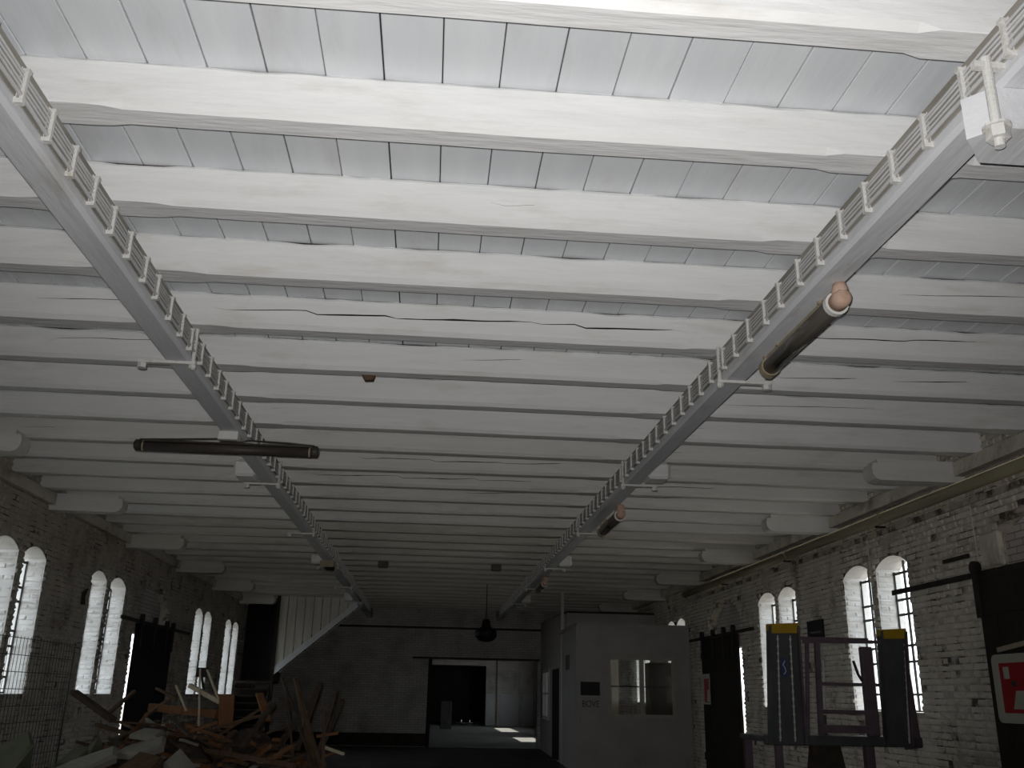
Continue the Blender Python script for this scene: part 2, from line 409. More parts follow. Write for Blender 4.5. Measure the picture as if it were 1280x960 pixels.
JY = [2.33, 3.27, 4.24, 5.22, 6.15, 7.13, 8.07, 8.99, 9.98, 10.95, 11.94, 12.90]
JY = [1.36, 0.40, -0.56, -1.52, -2.48, -3.44][::-1] + JY
while JY[-1] < YF - 1.3: JY.append(JY[-1] + 0.965)
GX = (-2.08, 2.36)            # girder centre lines, each 0.2 wide
def joist(yb, cracks, seed):
    r = random.Random(seed)
    y0, y1 = yb - 0.165, yb + 0.03
    mb = MB(); N = 132
    x0, x1 = XL + 0.004, XR - 0.004
    zc0 = ZJ + 0.14 + r.uniform(-0.03, 0.03)
    rows_prev = None
    for i in range(N + 1):
        X = x0 + (x1 - x0) * i / N
        near = min(abs(X - GX[0]), abs(X - GX[1]), abs(X - x0) - 0.1, abs(X - x1) - 0.1)
        c = 0.034 if near > 0.40 else (0.005 if near < 0.33 else 0.005 + 0.029 * (near - 0.33) / 0.07)
        nz = lambda k, f, a: noise.noise(Vector((X * f, seed * 7.3 + k * 3.1, k))) * a
        sag = nz(9, 0.25, 0.014)
        zb = ZJ + sag + nz(1, 1.5, 0.003)
        env = 0.0
        zc = zc0 + nz(3, 1.1, 0.018)
        for (a, b, dz, wd) in cracks:
            if a < X < b:
                t = (X - a) / (b - a)
                e = (math.sin(math.pi * t) ** 0.6) * wd * (0.6 + 0.8 * abs(noise.noise(Vector((X * 5, seed, 5)))))
                if e > env: env = e; zc = zc0 + dz + (t - 0.5) * 0.03 + nz(3, 2.2, 0.014)
        ee = max(env, 0.0004)
        zt = ZP + 0.002 - max(0.0, nz(4, 2.6, 0.022)) - max(0, nz(5, 9, 0.008))
        ring = [
            (y0 + 0.03, ZP + 0.004),
            (y0 + 0.016 + nz(6, 6, .004), zt),
            (y0 + 0.003 + nz(7, 5, .006), zt - 0.02 + nz(8, 4, .006)),
            (y0 + nz(10, 3, .006), zc + 0.055),
            (y0 + nz(11, 3, .004), zc + ee),
            (y0 + (0.05 if env > 0 else 0.0006) * min(1, env / 0.003) + nz(11, 3, .004), zc + ee * 0.2),
            (y0 + nz(11, 3, .004), zc - ee),
            (y0 + nz(12, 3, .006), zc - 0.045),
            (y0 + nz(13, 3, .003), zb + c),
            (y0 + c, zb),
            (y1 - c, zb),
            (y1, zb + c),
            (y1, ZP + 0.004),
        ]
        base = len(mb.v)
        mb.v += [Vector((X, p[0], p[1])) for p in ring]
        if i:
            n = len(ring)
            for k in range(n - 1):
                dark = (k in (4, 5) and env > 0.0008) or k == 0
                mb.f.append([base - n + k, base - n + k + 1, base + k + 1, base + k]); mb.mi.append(1 if dark else 0)
    o = mb.build('joist', ['joist_dirty' if yb > 16 else 'joist_mid' if yb > 10.5 else 'joist', 'crack'], ceil)  # joist colour steps darker and warmer with distance down the hall
    return o
CR = {5: [(-1.75, -0.9, 0.005, .006), (-1.15, -0.35, -.004, .010), (-0.45, 0.75, 0.0, .009), (0.7, 1.35, .012, .006), (1.0, 1.9, -.005, .011), (2.9, 4.2, .01, .007), (3.4, 4.6, .03, .006), (-3.2, -2.4, .02, .004)],
      4: [(3.3, 4.4, -.01, .004)],
      6: [(3.1, 3.9, 0.0, .005), (4.2, 5.0, .02, .005), (-3.4, -2.3, .06, .004), (0.2, .8, .03, .003)],
      7: [(2.8, 4.6, .02, .004)],
      10: [(-1.0, 0.0, 0, .006), (-.1, .9, .0, .008), (.8, 1.7, .01, .006)],
      11: [(-1.7, -.5, 0, .006), (-.6, .6, 0, .007), (.5, 1.4, 0, .005), (2.9, 4.0, 0, .006)],
      12: [(.4, 1.4, 0, .006), (2.7, 4.1, .02, .006)]}
for k, yb in enumerate(JY):
    kk = k - 6       # CR counts from the first joist in view
    cr_ = CR.get(kk, [])
    if not cr_ and kk > 1:
        cr_ = [(a, a + rnd.uniform(.3, .8), rnd.uniform(-.02, .03), rnd.uniform(.0012, .0022)) for a in [rnd.uniform(-5, 5) for _ in range(2)]]
    joist(yb, cr_, k + 1)

# ------------------------------------------------------------------ side walls
RW = [(11.84, 12.74), (12.92, 13.80), (15.75, 16.57), (16.75, 17.62), (22.95, 23.75), (23.92, 24.72), (26.85, 27.62), (27.8, 28.6)]
LW = [(8.95, 9.75), (9.93, 10.7), (12.63, 13.43), (13.62, 14.40), (16.38, 17.15), (17.38, 18.24), (23.75, 24.55), (24.74, 25.55), (27.35, 28.15), (28.35, 29.2)]
ZS, ZT = 1.55, 3.56
RD = [(6.9, 9.9, 2.7, 3.80), (18.75, 20.9, 2.7, 3.66)]       # door openings: y0, y1, top of passage, crown of the arch above
LD = [(19.025, 21.3, 2.7, 3.66)]

def side_wall(name, X, out, wins, doors, ymax):
    outline = [(YB, 0), (ymax, 0), (ymax, ZP + 0.04), (YB, ZP + 0.04)]
    holes = [arch(a, b, ZS, ZT, 0.13) for a, b in wins]
    for (a, b, zt, zc) in doors:
        holes.append(arch(a, b, 0.02, zc, 0.36, 12))
    mb = wall_mesh((X, 0), (0, 1), (out, 0), outline, holes, TH)
    for fi, f in enumerate(mb.f):          # the door passages take the darker mortar colour, only the window reveals are limewashed
        cy_ = sum(mb.v[k].y for k in f) / len(f)
        if any(a - .02 < cy_ < b + .02 for (a, b, q, w) in doors): mb.mi[fi] = 0
    o = mb.build(name, ['mortar', 'reveal'], loc=Vector((X, 0, 0)))
    struct(o)
    return o
wall_r = side_wall('wall_right', XR, 1, RW, RD, YF)
wall_l = side_wall('wall_left', XL, -1, LW, LD, YF)

def brick_rects(wins, doors, y0, y1, z0, z1, seed):
    r = random.Random(seed)
    CH = 0.0775; out = []
    row = 0; z = z0
    while z < z1 - 0.03:
        zt = min(z + CH - 0.011, z1); zm = (z + zt) / 2
        blocks = []
        for a, b in wins:
            if zt > ZS and z < ZT:
                ins = 0.0
                zm = z
                if zm > ZT - 0.13:
                    w = (b - a) / 2; R = (w * w + .13 ** 2) / .26; h = zm - (ZT - R)
                    ins = w - math.sqrt(max(0, R * R - h * h))
                blocks.append((a + ins, b - ins))
        for (a, b, zt_, zc) in doors:
            zm = z
            if zm < zc:
                ins = 0.0
                if zm > zc - 0.36:
                    w = (b - a) / 2; R = (w * w + .36 ** 2) / .72; h = zm - (zc - R)
                    ins = w - math.sqrt(max(0, R * R - h * h)) if R > h else w
                blocks.append((a + ins, b - ins))
        L = 0.25 if row % 2 == 0 else 0.125
        y = y0 - (0.0 if row % 2 == 0 else 0.06) - r.uniform(0, .02)
        while y < y1:
            ln = L * r.uniform(0.93, 1.07)
            a, b = max(y, y0), min(y + ln - 0.011, y1)
            segs = [(a, b)]
            for (p, q) in blocks:
                ns = []
                for (c, d) in segs:
                    if d <= p or c >= q: ns.append((c, d))
                    else:
                        if c < p: ns.append((c, p))
                        if d > q: ns.append((q, d))
                segs = ns
            for (c, d) in segs:
                if d - c > 0.03 and r.random() > 0.035: out.append((c, d, z + r.uniform(-.003, .003), zt + r.uniform(-.004, .003)))
            y += ln
        z += CH; row += 1
    return out

def brick_unit(r, w, h, p):
    """rough brick with worn arrises, on the plane y=0 facing -y; 8 vertices"""
    j = lambda a: r.uniform(-a, a) * 1.5
    c = min(0.016, w * .3)
    vs = [(-w / 2, 0, -h / 2), (w / 2, 0, -h / 2), (w / 2, 0, h / 2), (-w / 2, 0, h / 2)]
    vs += [(-w / 2 + c + j(.006), -p + j(.006), -h / 2 + c + j(.005)), (w / 2 - c + j(.006), -p + j(.006), -h / 2 + c + j(.005)),
           (w / 2 - c + j(.006), -p + j(.006), h / 2 - c + j(.005)), (-w / 2 + c + j(.006), -p + j(.006), h / 2 - c + j(.005))]
    fs = [(0, 1, 5, 4), (1, 2, 6, 5), (2, 3, 7, 6), (3, 0, 4, 7), (4, 5, 6, 7)]
    return vs, fs

def lay_bricks(wall, X, out, rects, wins, key, seed):
    r = random.Random(seed)
    # shared meshes for the bricks that are objects of their own
    unit = []
    for i in range(8):
        vs, fs = brick_unit(r, 0.237, 0.0665, 0.017)
        me = bpy.data.meshes.new('brick')
        # facing -y turns to facing away from the wall: -x on the right wall, +x on the left
        pv = [((v[1] if out > 0 else -v[1]), (v[0] if out > 0 else -v[0]), v[2]) for v in vs]
        me.from_pydata(pv, [], fs)
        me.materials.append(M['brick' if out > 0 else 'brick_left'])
        bm = bmesh.new(); bm.from_mesh(me)
        bmesh.ops.recalc_face_normals(bm, faces=bm.faces[:])
        if bm.faces[-1:][0].normal.x * out > 0: bmesh.ops.reverse_faces(bm, faces=bm.faces[:])
        bm.to_mesh(me); bm.free()
        unit.append(me)
    rects = sorted(rects, key=key)
    solo, rest = rects[:300], rects[300:]
    for (a, b, z0, z1) in solo:
        o = bpy.data.objects.new('brick', r.choice(unit))
        COL.objects.link(o); o.parent = wall
        o.location = Vector((X, (a + b) / 2, (z0 + z1) / 2)) - ORG[wall.name]
        o.scale = (r.uniform(0.6, 1.3), (b - a) / 0.237, (z1 - z0) / 0.0665)
    mb = MB()
    for (a, b, z0, z1) in rest:
        vs, fs = brick_unit(r, b - a, z1 - z0, r.choice((0.006, 0.012, 0.016, 0.02, 0.024)))
        mb.add([(X + v[1] * out, (a + b) / 2 + v[0], (z0 + z1) / 2 + v[2]) for v in vs], fs)
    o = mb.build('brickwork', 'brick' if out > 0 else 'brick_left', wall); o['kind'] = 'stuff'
    # bricks of the window jambs
    mb = MB()
    for (a, b) in wins:
        z = ZS + 0.002; row = 0
        while z < ZT - 0.19:
            for (yy, sg) in ((b, -1), (a, 1)):
                cuts = [0.012, 0.13, GD - 0.015] if row % 2 else [0.012, 0.24, GD - 0.015]
                for d0, d1 in zip(cuts, cuts[1:]):
                    vs, fs = brick_unit(r, d1 - d0 - 0.008, 0.0665, r.uniform(0.003, 0.012))
                    mb.add([(X + out * ((d0 + d1) / 2 + v[0]), yy - sg * v[1], z + 0.033 + v[2]) for v in vs], fs)
            z += 0.0775; row += 1
    o = mb.build('jamb_brickwork', 'reveal', wall); o['kind'] = 'stuff'

def dist_key_r(q):
    y = (q[0] + q[1]) / 2; z = (q[2] + q[3]) / 2
    if y < 9.15 + (0.5 if z < 3 else 0): return 1000 + abs(y)
    if z < 0.85: return 500 + y
    return math.hypot(y, z - CAMZ)
def dist_key_l(q):
    y = (q[0] + q[1]) / 2; z = (q[2] + q[3]) / 2
    lim = 13.5 - max(0, (z - 1.65)) * 1.5
    if y < lim: return 1000 + abs(y)
    if z < 1.0: return 500 + y
    return math.hypot(y, z - CAMZ)
rr = brick_rects(RW, RD, YB + 0.1, YF - 0.02, 0.02, ZP, 3)
lay_bricks(wall_r, XR, 1, rr, RW, dist_key_r, 5)
lr = brick_rects(LW, LD, YB + 0.1, YF - 0.02, 0.02, ZP, 4)
lay_bricks(wall_l, XL, -1, lr, LW, dist_key_l, 6)

# arch infill above the door passages, set back so the arch soffit shows
def tympanum(wall, X, out, d):
    a, b, zt, zc = d
    pts = [p for p in arch(a, b, zt, zc, 0.36, 12)]
    mb = MB()
    n = len(pts)
    x0, x1 = X + out * 0.16, X + out * (TH - 0.02)
    mb.add([(x0, p[0], p[1]) for p in pts] + [(x1, p[0], p[1]) for p in pts],
           [list(range(n)), list(range(n, 2 * n))[::-1]] + [[i, (i + 1) % n, n + (i + 1) % n, n + i] for i in range(n)])
    mb.build('arch_infill', 'farbrick', wall)
for d in RD: tympanum(wall_r, XR, 1, d)
for d in LD: tympanum(wall_l, XL, -1, d)

# ------------------------------------------------------------------ windows of the side walls
BZ = [1.77, 2.19, 2.40, 2.81, 3.01, 3.37]
wcount = 0
def slit_window(X, out, a, b, fine):
    global wcount
    wcount += 1
    x = X + out * GD
    w = struct(empty('window_%d' % wcount, (x, (a + b) / 2, ZS)))
    th = 0.03
    ys = [a + (b - a) / 3, a + 2 * (b - a) / 3]
    for z in BZ:
        MB().box((x - 0.014, a, z - th / 2), (x + 0.014, b, z + th / 2)).build('glazing_bar', 'bars', w)
    for y in ys:
        MB().box((x - 0.012, y - th / 2, ZS), (x + 0.012, y + th / 2, ZT - 0.03)).build('glazing_bar', 'bars', w)
    fr = MB()
    for (p, q) in (((a + .008, ZS), (a + .008, ZT - .16)), ((b - .008, ZS), (b - .008, ZT - .16)), ((a, ZS + .008), (b, ZS + .008))):
        fr.bar((x, p[0], p[1]), (x, q[0], q[1]), 0.03, 0.016, up=(1, 0, 0))
    fr.build('window_frame', 'bars', w)
    if fine:
        zz = [ZS] + BZ + [ZT - 0.02]; yy = [a] + ys + [b]
        for z0, z1 in zip(zz, zz[1:]):
            for y0, y1 in zip(yy, yy[1:]):
                t = 0.10 if (z1 > ZT - 0.1 and (y0 == a or y1 == b)) else 0
                MB().box((x + 0.002, y0 + 0.006, z0 + 0.006), (x + 0.006, y1 - 0.006, z1 - 0.006 - t)).build('pane', 'glass', w)
    else:
        pts = arch(a + .004, b - .004, ZS + .004, ZT - .006, .13)
        mb = MB(); n = len(pts)
        mb.add([(x + 0.002, p[0], p[1]) for p in pts] + [(x + .006, p[0], p[1]) for p in pts],
               [list(range(n)), list(range(n, 2 * n))[::-1]] + [[i, (i + 1) % n, n + (i + 1) % n, n + i] for i in range(n)])
        mb.build('pane', 'glass', w)
for (a, b) in RW: slit_window(XR, 1, a, b, 11 < a < 13)
for (a, b) in LW: slit_window(XL, -1, a, b, 12.6 < a < 14)

# ------------------------------------------------------------------ wall behind the camera, far wall, far room
struct(MB().box((XL - TH, YB - 0.3, 0), (XR + TH, YB, ZP + 0.04)).build('wall_back', 'farbrick'))
wall_f = wall_mesh((0, YF), (1, 0), (0, 1), [(XL, 0), (XR, 0), (XR, ZP + 0.04), (XL, ZP + 0.04)], [[(0.12, 0.01), (3.72, 0.01), (3.72, 2.80), (0.12, 2.80)]], 0.45).build('wall_far', ['farbrick', 'farbrick'], loc=Vector((0, YF, 0)))
struct(wall_f)
FE = 57.0
struct(wall_mesh((XR, 0), (0, 1), (1, 0), [(YF, 0), (FE + 6, 0), (FE + 6, 4.5), (YF, 4.5)],
                 [[(38.2, 2.15), (42.0, 2.15), (42.0, 3.72), (38.2, 3.72)], [(48.2, 2.15), (53.6, 2.15), (53.6, 3.72), (48.2, 3.72)]], TH).build('wall_right_rear', ['farbrick', 'reveal'], loc=Vector((XR, YF, 0))))
struct(MB().box((XL - TH, YF, 0), (XL, FE + 6, 4.5)).build('wall_left_rear', 'farbrick'))
struct(MB().box((XL - TH, YF + 0.45, 4.5), (XR + TH, FE + 6.4, 4.7)).build('ceiling_rear', 'deck'))
we = wall_mesh((0, FE), (1, 0), (0, 1), [(XL, 0), (XR, 0), (XR, 4.5), (XL, 4.5)], [[(-1.2, 0.01), (3.40, 0.01), (3.40, 3.3), (-1.2, 3.3)]], 0.4).build('wall_end', ['farbrick', 'farbrick'], loc=Vector((0, FE, 0)))
struct(we)
MB().box((3.42, FE - 0.03, 0.0), (XR - 0.01, FE, 1.75)).build('painted_dado', 'limewash', we)
MB().box((4.05, FE - 0.2, 0.0), (4.25, FE, 4.4)).build('pilaster', 'farbrick', we)
MB().box((5.35, FE - 0.2, 0.0), (5.55, FE, 4.4)).build('pilaster', 'farbrick', we)
struct(wall_mesh((0, FE + 6), (1, 0), (0, 1), [(XL - TH, 0), (XR + TH, 0), (XR + TH, 4.5), (XL - TH, 4.5)], [[(2.1, 0.01), (3.2, 0.01), (3.2, 0.16), (2.1, 0.16)]], 0.3).build('wall_closing', ['blackwood', 'blackwood'], loc=Vector((0, FE + 6, 0))))
# black closed leaves beyond the end wall; a light gap remains below them
d0 = struct(empty('door_1', (1.1, FE + 1.6, 0)))
for k in range(10):
    MB().box((-1.4 + k * 0.5, FE + 1.6, 0.12), (-1.4 + k * 0.5 + 0.49, FE + 1.66, 3.35)).build('board', 'blackwood', d0)

# sun-lit high windows of the far room: steel sash
for (a, b) in ((38.2, 42.0), (48.2, 53.6)):
    wcount += 1
    w = struct(empty('window_%d' % wcount, (XR + 0.2, (a + b) / 2, 2.15)))
    for k in range(1, 4):
        y = a + (b - a) * k / 4
        MB().box((XR + .19, y - .02, 2.15), (XR + .22, y + .02, 3.72)).build('glazing_bar', 'bars', w)
    MB().box((XR + .2, a + .004, 2.154), (XR + .206, b - .004, 3.716)).build('pane', 'glass', w)

# rails and lines across the far wall
t1 = struct(MB().box((-3.9, YF - 0.07, 3.79), (3.86, YF, 3.85)).build('trim_1', 'iron'))
t2 = struct(MB().box((-0.55, YF - 0.06, 2.80), (3.78, YF, 2.86)).build('trim_2', 'iron'))
MB().box((0.0, YF - 0.03, 0), (0.12, YF, 2.8)).build('door_post', 'darkwood', wall_f)
MB().box((XL + .01, YF - 0.04, 0.02), (0.0, YF, 0.42)).build('plinth', 'rubble', wall_f)

tag(MB().cbox((0.72, 50.2, 0), (1.28, 50.9, 1.35), 0.02).build('storage_cabinet', 'cabinet'), 'tall grey cabinet standing on the floor of the room beyond the far doorway', 'cabinet')

# ------------------------------------------------------------------ girders with hangers, cable runs
def girder(xc, inner, label, stations, seed):
    g = empty('timber_girder', (xc, 14.5, ZG))
    tag(g, label, 'beam')
    x0, x1 = xc - 0.1, xc + 0.1
    c = 0.022
    mb = MB(); N = 120
    y0, y1 = YB + 0.005, YF - 0.005
    for i in range(N + 1):
        Y = y0 + (y1 - y0) * i / N
        nz = lambda k, f, a: noise.noise(Vector((Y * f, seed * 5.1 + k * 2.7, k))) * a
        dz = nz(1, 0.5, 0.006); dx = nz(2, 0.4, 0.006)
        ring = [(x0 + dx, ZJ - 0.018), (x0 + dx + nz(3, 2, .003), ZG + c + dz), (x0 + c + dx, ZG + dz), (x1 - c + dx, ZG + dz), (x1 + dx + nz(4, 2, .003), ZG + c + dz), (x1 + dx, ZJ - 0.018)]
        base = len(mb.v); n = len(ring)
        mb.v += [Vector((p[0], Y, p[1])) for p in ring]
        if i:
            for k in range(n):
                mb.f.append([base - n + k, base - n + (k + 1) % n, base + (k + 1) % n, base + k]); mb.mi.append(0)
    mb.build('beam', 'girder', g)
    xi = xc + inner * 0.1; xo = xc - inner * 0.1
    for (Y, kind) in stations:
        b = MB().bar((xi + inner * 0.05, Y, ZG - 0.018), (xo - inner * 0.19, Y, ZG - 0.018), 0.05, 0.022).build('hanger_bar', 'whiteiron', g)
        MB().tube([(xi + inner * 0.025, Y, ZG - 0.07), (xi + inner * 0.025, Y, ZJ + 0.0)], 0.016, 8).build('rod', 'whiteiron', b)
        MB().tube([(xi + inner * 0.025, Y, ZG - 0.062), (xi + inner * 0.025, Y, ZG - 0.03)], 0.030, 6).build('nut', 'whiteiron', b)
        MB().tube([(xo - inner * 0.16, Y, ZG - 0.072), (xo - inner * 0.16, Y, ZG - 0.03)], 0.036, 6).build('nut', 'whiteiron', b)
        if kind == 'block':
            a0, a1 = sorted((xo - inner * 0.003, xo - inner * 0.27))
            MB().cbox((a0, Y - 0.36, ZG + 0.0), (a1, Y - 0.04, ZG + 0.2), 0.03).build('bolster_block', 'joist', g)
    return g
gL = girder(GX[0], 1, 'whitewashed lengthwise ceiling girder with the tube lamp slung crosswise beneath it', [(7.08, 'bar'), (11.54, 'block'), (15.3, 'bar'), (19.5, 'block'), (23.3, 'bar'), (27.2, 'block')], 1)
gR = girder(GX[1], -1, 'whitewashed lengthwise ceiling girder with tube lamps fixed along its underside', [(6.93, 'bar'), (10.85, 'block'), (14.4, 'bar'), (18.7, 'block'), (22.5, 'bar'), (26.4, 'block')], 2)

# big bolster and long bolt where the girder joint comes nearest
bl = MB()
bl.prism([(2.24, 3.10), (2.15, 3.20), (2.30, 3.36), (2.98, 3.36), (3.05, 3.26), (3.05, 3.10)], 'z', 3.90, ZG - 0.004)
bol = bl.build('needle_block', 'girder', gR)
MB().cbox((2.47, 2.9, ZG), (3.05, 3.30, ZJ - 0.002), 0.02).build('bolster_block', 'girder', gR)
bx, by = 2.19, 3.055
bolt = MB().tube([(bx, by, 3.775), (bx, by, 4.20)], 0.021, 12).build('long_bolt', 'whiteiron', gR)
MB().tube([(bx, by, 3.81), (bx, by, 3.86)], 0.046, 6).build('nut', 'whiteiron', bolt)
MB().tube([(bx, by, 3.86), (bx, by, 3.872)], 0.055, 14).build('washer', 'whiteiron', bolt)
MB().bar((bx - .06, by, 4.16), (2.27, by, 4.16), .03, .03).build('eye_bracket', 'whiteiron', bolt)

def cable_run(xf, inner, label, clips, seed):
    r = random.Random(seed)
    c = empty('cable_run', (xf, 14.5, ZG + 0.08))
    tag(c, label, 'cables')
    zs = [ZG + 0.085, ZG + 0.125, ZG + 0.15, ZG + 0.175, ZG + 0.20]
    rad = [0.011, 0.007, 0.007, 0.007, 0.007]
    for j, z in enumerate(zs):
        pts = []
        Y = YB + 0.1
        while Y < YF - 0.2:
            pts.append((xf + inner * (rad[j] + 0.012 + r.uniform(0, .003)), Y, z + r.uniform(-.004, .004))); Y += 0.32 + (0.3 if Y > 14 else 0)
        MB().tube(pts, rad[j], 6).build('cable', 'cable', c, smooth=True)
    xa_, xb_ = sorted((xf + inner * .001, xf + inner * .008))
    MB().box((xa_, YB + .1, ZG + .07), (xb_, YF - .2, ZJ - .022)).build('backing_strip', 'backing', c)  # added strip: brownish girder band, and dark gaps between cables as colour
    clip = None
    for Y in clips:
        if clip is None:
            mb = MB()
            mb.box((min(xf, xf + inner * .012), Y - .016, ZG + .05), (max(xf, xf + inner * .012), Y + .016, ZG + .235))
            mb.box((min(xf + inner * .022, xf + inner * .040), Y - .011, ZG + .06), (max(xf + inner * .022, xf + inner * .040), Y + .011, ZG + .215))
            mb.box((min(xf, xf + inner * .042), Y - .015, ZG + .045), (max(xf, xf + inner * .042), Y + .015, ZG + .068))
            mb.box((min(xf, xf + inner * .045), Y - .014, ZG + .208), (max(xf, xf + inner * .045), Y + .014, ZG + .228))
            clip = mb.build('cable_clip', 'whiteiron', c); Yc = Y
        else:
            k = clip.copy(); COL.objects.link(k); k.parent = c; k.location = Vector((0, Y - Yc, r.uniform(-.006, .006)))
    return c
cl = []
Y = 2.35
while Y < 31: cl.append(Y + rnd.uniform(-.02, .02)); Y += 0.32
cable_run(GX[0] + 0.1, 1, 'bundle of painted cables clipped along girder that carries the crosswise lamp', [y + 0.13 for y in cl], 11)
cable_run(GX[1] - 0.1, -1, 'bundle of painted cables clipped along girder that carries the lengthwise lamps', cl, 12)

# ------------------------------------------------------------------ wall plates, corbels, pipe
struct(MB().box((XR - 0.14, YB + .02, 4.20), (XR - 0.02, YF - .02, ZJ - 0.02)).build('trim_3', 'brick'))
struct(MB().box((XL + 0.02, YB + .02, 4.20), (XL + 0.10, YF - .02, ZJ - 0.02)).build('trim_4', 'brick'))
def corbel(wall, xt, xw, Y):
    s = 1 if xw > xt else -1
    L = abs(xw - xt)
    z1 = ZJ - 0.004; z0 = z1 - 0.25
    prof = [(L, z0), (0.10, z0), (0.045, z0 + .02), (0.01, z0 + .07), (0.0, z0 + 0.13), (0.02, z1 - 0.05), (0.075, z1 - .05), (0.075, z1), (L, z1)]
    mb = MB(); n = len(prof)
    for y in (Y - 0.12, Y + 0.13):
        mb.v += [Vector((xt + s * p[0], y, p[1])) for p in prof]
    mb.f = [list(range(n)), list(range(n, 2 * n))[::-1]] + [[i, (i + 1) % n, n + (i + 1) % n, n + i] for i in range(n)]
    mb.mi = [0] * len(mb.f)
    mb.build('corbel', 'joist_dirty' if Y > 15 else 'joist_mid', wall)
for Y in (10.36, 13.95, 17.5, 21.2, 24.9, 28.6): corbel(ceil, 5.07, XR - 0.001, Y)
for Y in (10.6, 14.25, 17.95, 21.6, 25.3, 29.0): corbel(ceil, -4.64, XL + 0.001, Y)
pp = empty('wall_pipe', (XR - 0.12, 14, 4.05))
tag(pp, 'long olive painted steel pipe running under the corbels of the brick wall', 'pipe')
MB().tube([(XR - 0.13, YB + 0.3, 4.045), (XR - 0.13, 22.4, 4.045)], 0.075, 14).build('pipe_body', 'pipe', pp, smooth=True)
for Y in (5.0, 8.5, 12.1, 15.6, 19.2):
    MB().tube([(XR - 0.13, Y - 0.02, 4.045), (XR - 0.13, Y + 0.02, 4.045)], 0.083, 14).build('collar', 'pipe', pp)
    MB().box((XR - 0.14, Y + .2, 3.945), (XR - 0.0, Y + .24, 3.972)).build('pipe_bracket', 'iron', pp)
lg = struct(MB().box((XR - 0.05, YB + .1, 3.86), (XR - 0.018, 22.4, 3.93)).build('trim_5', 'mortar'))

# ------------------------------------------------------------------ sliding doors
dcount = 1
def sliding_door(X, out, y0, y1, ztop, rail, nb, mat, jag):
    global dcount
    dcount += 1
    xa = X - out * 0.085; xb = X - out * 0.032
    d = struct(empty('door_%d' % dcount, (xa, (y0 + y1) / 2, 0)))
    w = (y1 - y0) / nb
    r = random.Random(dcount)
    for k in range(nb):
        a = y0 + k * w
        MB().box((min(xa, xb), a + .002, 0.03), (max(xa, xb), a + w - .002, ztop + r.uniform(-.01, .01))).build('board', mat, d)
    for z in (0.5, ztop - 0.35):
        MB().box((min(xa, xa - out * .03), y0 + .02, z - .07), (max(xa, xa - out * .03), y1 - .02, z + .07)).build('ledge', mat, d)
    for t in jag:
        y = y0 + (y1 - y0) * t
        h = MB().box((min(xa - out * .035, xa - out * .05), y - .05, ztop - .45), (max(xa - out * .035, xa - out * .05), y + .05, ztop + .10)).build('hanger', 'iron', d)
        mb = MB().tube([(xa - out * .055, y, ztop + .10), (xa + out * .01, y, ztop + .10)], 0.075, 14); mb.build('roller', 'iron', h)
    global tcount
    tcount += 1
    MBr = MB().box((min(xa + out * .015, xa + out * .03), rail[0], ztop + .0), (max(xa + out * .015, xa + out * .03), rail[1], ztop + .065))
    struct(MBr.build('trim_%d' % tcount, 'iron'))
    return d
tcount = 5
sliding_door(XR, 1, 6.6, 10.17, 3.02, (6.0, 12.2), 12, 'darkwood', (.08, .5, .985))
sliding_door(XR, 1, 18.80, 21.35, 2.93, (17.8, 22.4), 10, 'darkwood', (.05, .3, .6, .93))
sliding_door(XL, -1, 19.045, 21.65, 2.86, (18.0, 23.2), 10, 'blackwood', (.05, .4, .75, .95))

# signs on the doors
s1 = empty('safety_sign', (XR - 0.145, 9.6, 1.48))
tag(s1, 'large white sign with red pictogram on the dark sliding door beside brick strap', 'sign')
xs = XR - 0.142
def rrect(a, b, z0, z1, r, n=5):
    pts = []
    for cx, cz, s in ((b - r, z0 + r, -90), (b - r, z1 - r, 0), (a + r, z1 - r, 90), (a + r, z0 + r, 180)):
        for i in range(n + 1):
            t = math.radians(s + 90 * i / n); pts.append((cx + r * math.cos(t), cz + r * math.sin(t)))
    return pts
MB().prism(rrect(9.25, 10.0, 1.48, 2.17, 0.07), 'x', xs, xs + 0.01).build('sign_plate', 'signwhite', s1)
xq = xs - 0.002
MB().box((xq, 9.36, 1.58), (xs, 9.87, 2.08)).build('red_field', 'signred', s1)
MB().box((xq - .002, 9.70, 1.92), (xq, 9.80, 2.04)).build('white_square', 'signwhite', s1)
MB().prism([(9.70, 1.62), (9.44, 1.62), (9.44, 1.80), (9.62, 1.80)], 'x', xq - .002, xq).build('white_wedge', 'signwhite', s1)
MB().prism(rrect(9.60, 9.68, 1.84, 1.90, 0.02), 'x', xq - .002, xq).build('dark_dot', 'ink', s1)
MB().bar((xs, 9.86, 2.215), (xs, 9.3, 2.27), 0.006, 0.05, up=(0, 0, 1)).build('tape_strip', 'ochre', s1)
s2 = empty('safety_sign', (XR - 0.145, 21.0, 1.56))
tag(s2, 'narrow white sign with red print on dark sliding door next to the office cabin', 'sign')
MB().box((xs, 20.62, 1.56), (xs + .01, 21.2, 2.19)).build('sign_plate', 'signwhite', s2)
MB().box((xs - .002, 20.68, 1.60), (xs, 21.04, 2.09)).build('red_field', 'signred', s2)
MB().prism([(20.68, 1.62), (20.86, 1.62), (20.80, 1.86), (20.68, 1.86)], 'x', xs - .004, xs - .002).build('white_wedge', 'signwhite', s2)

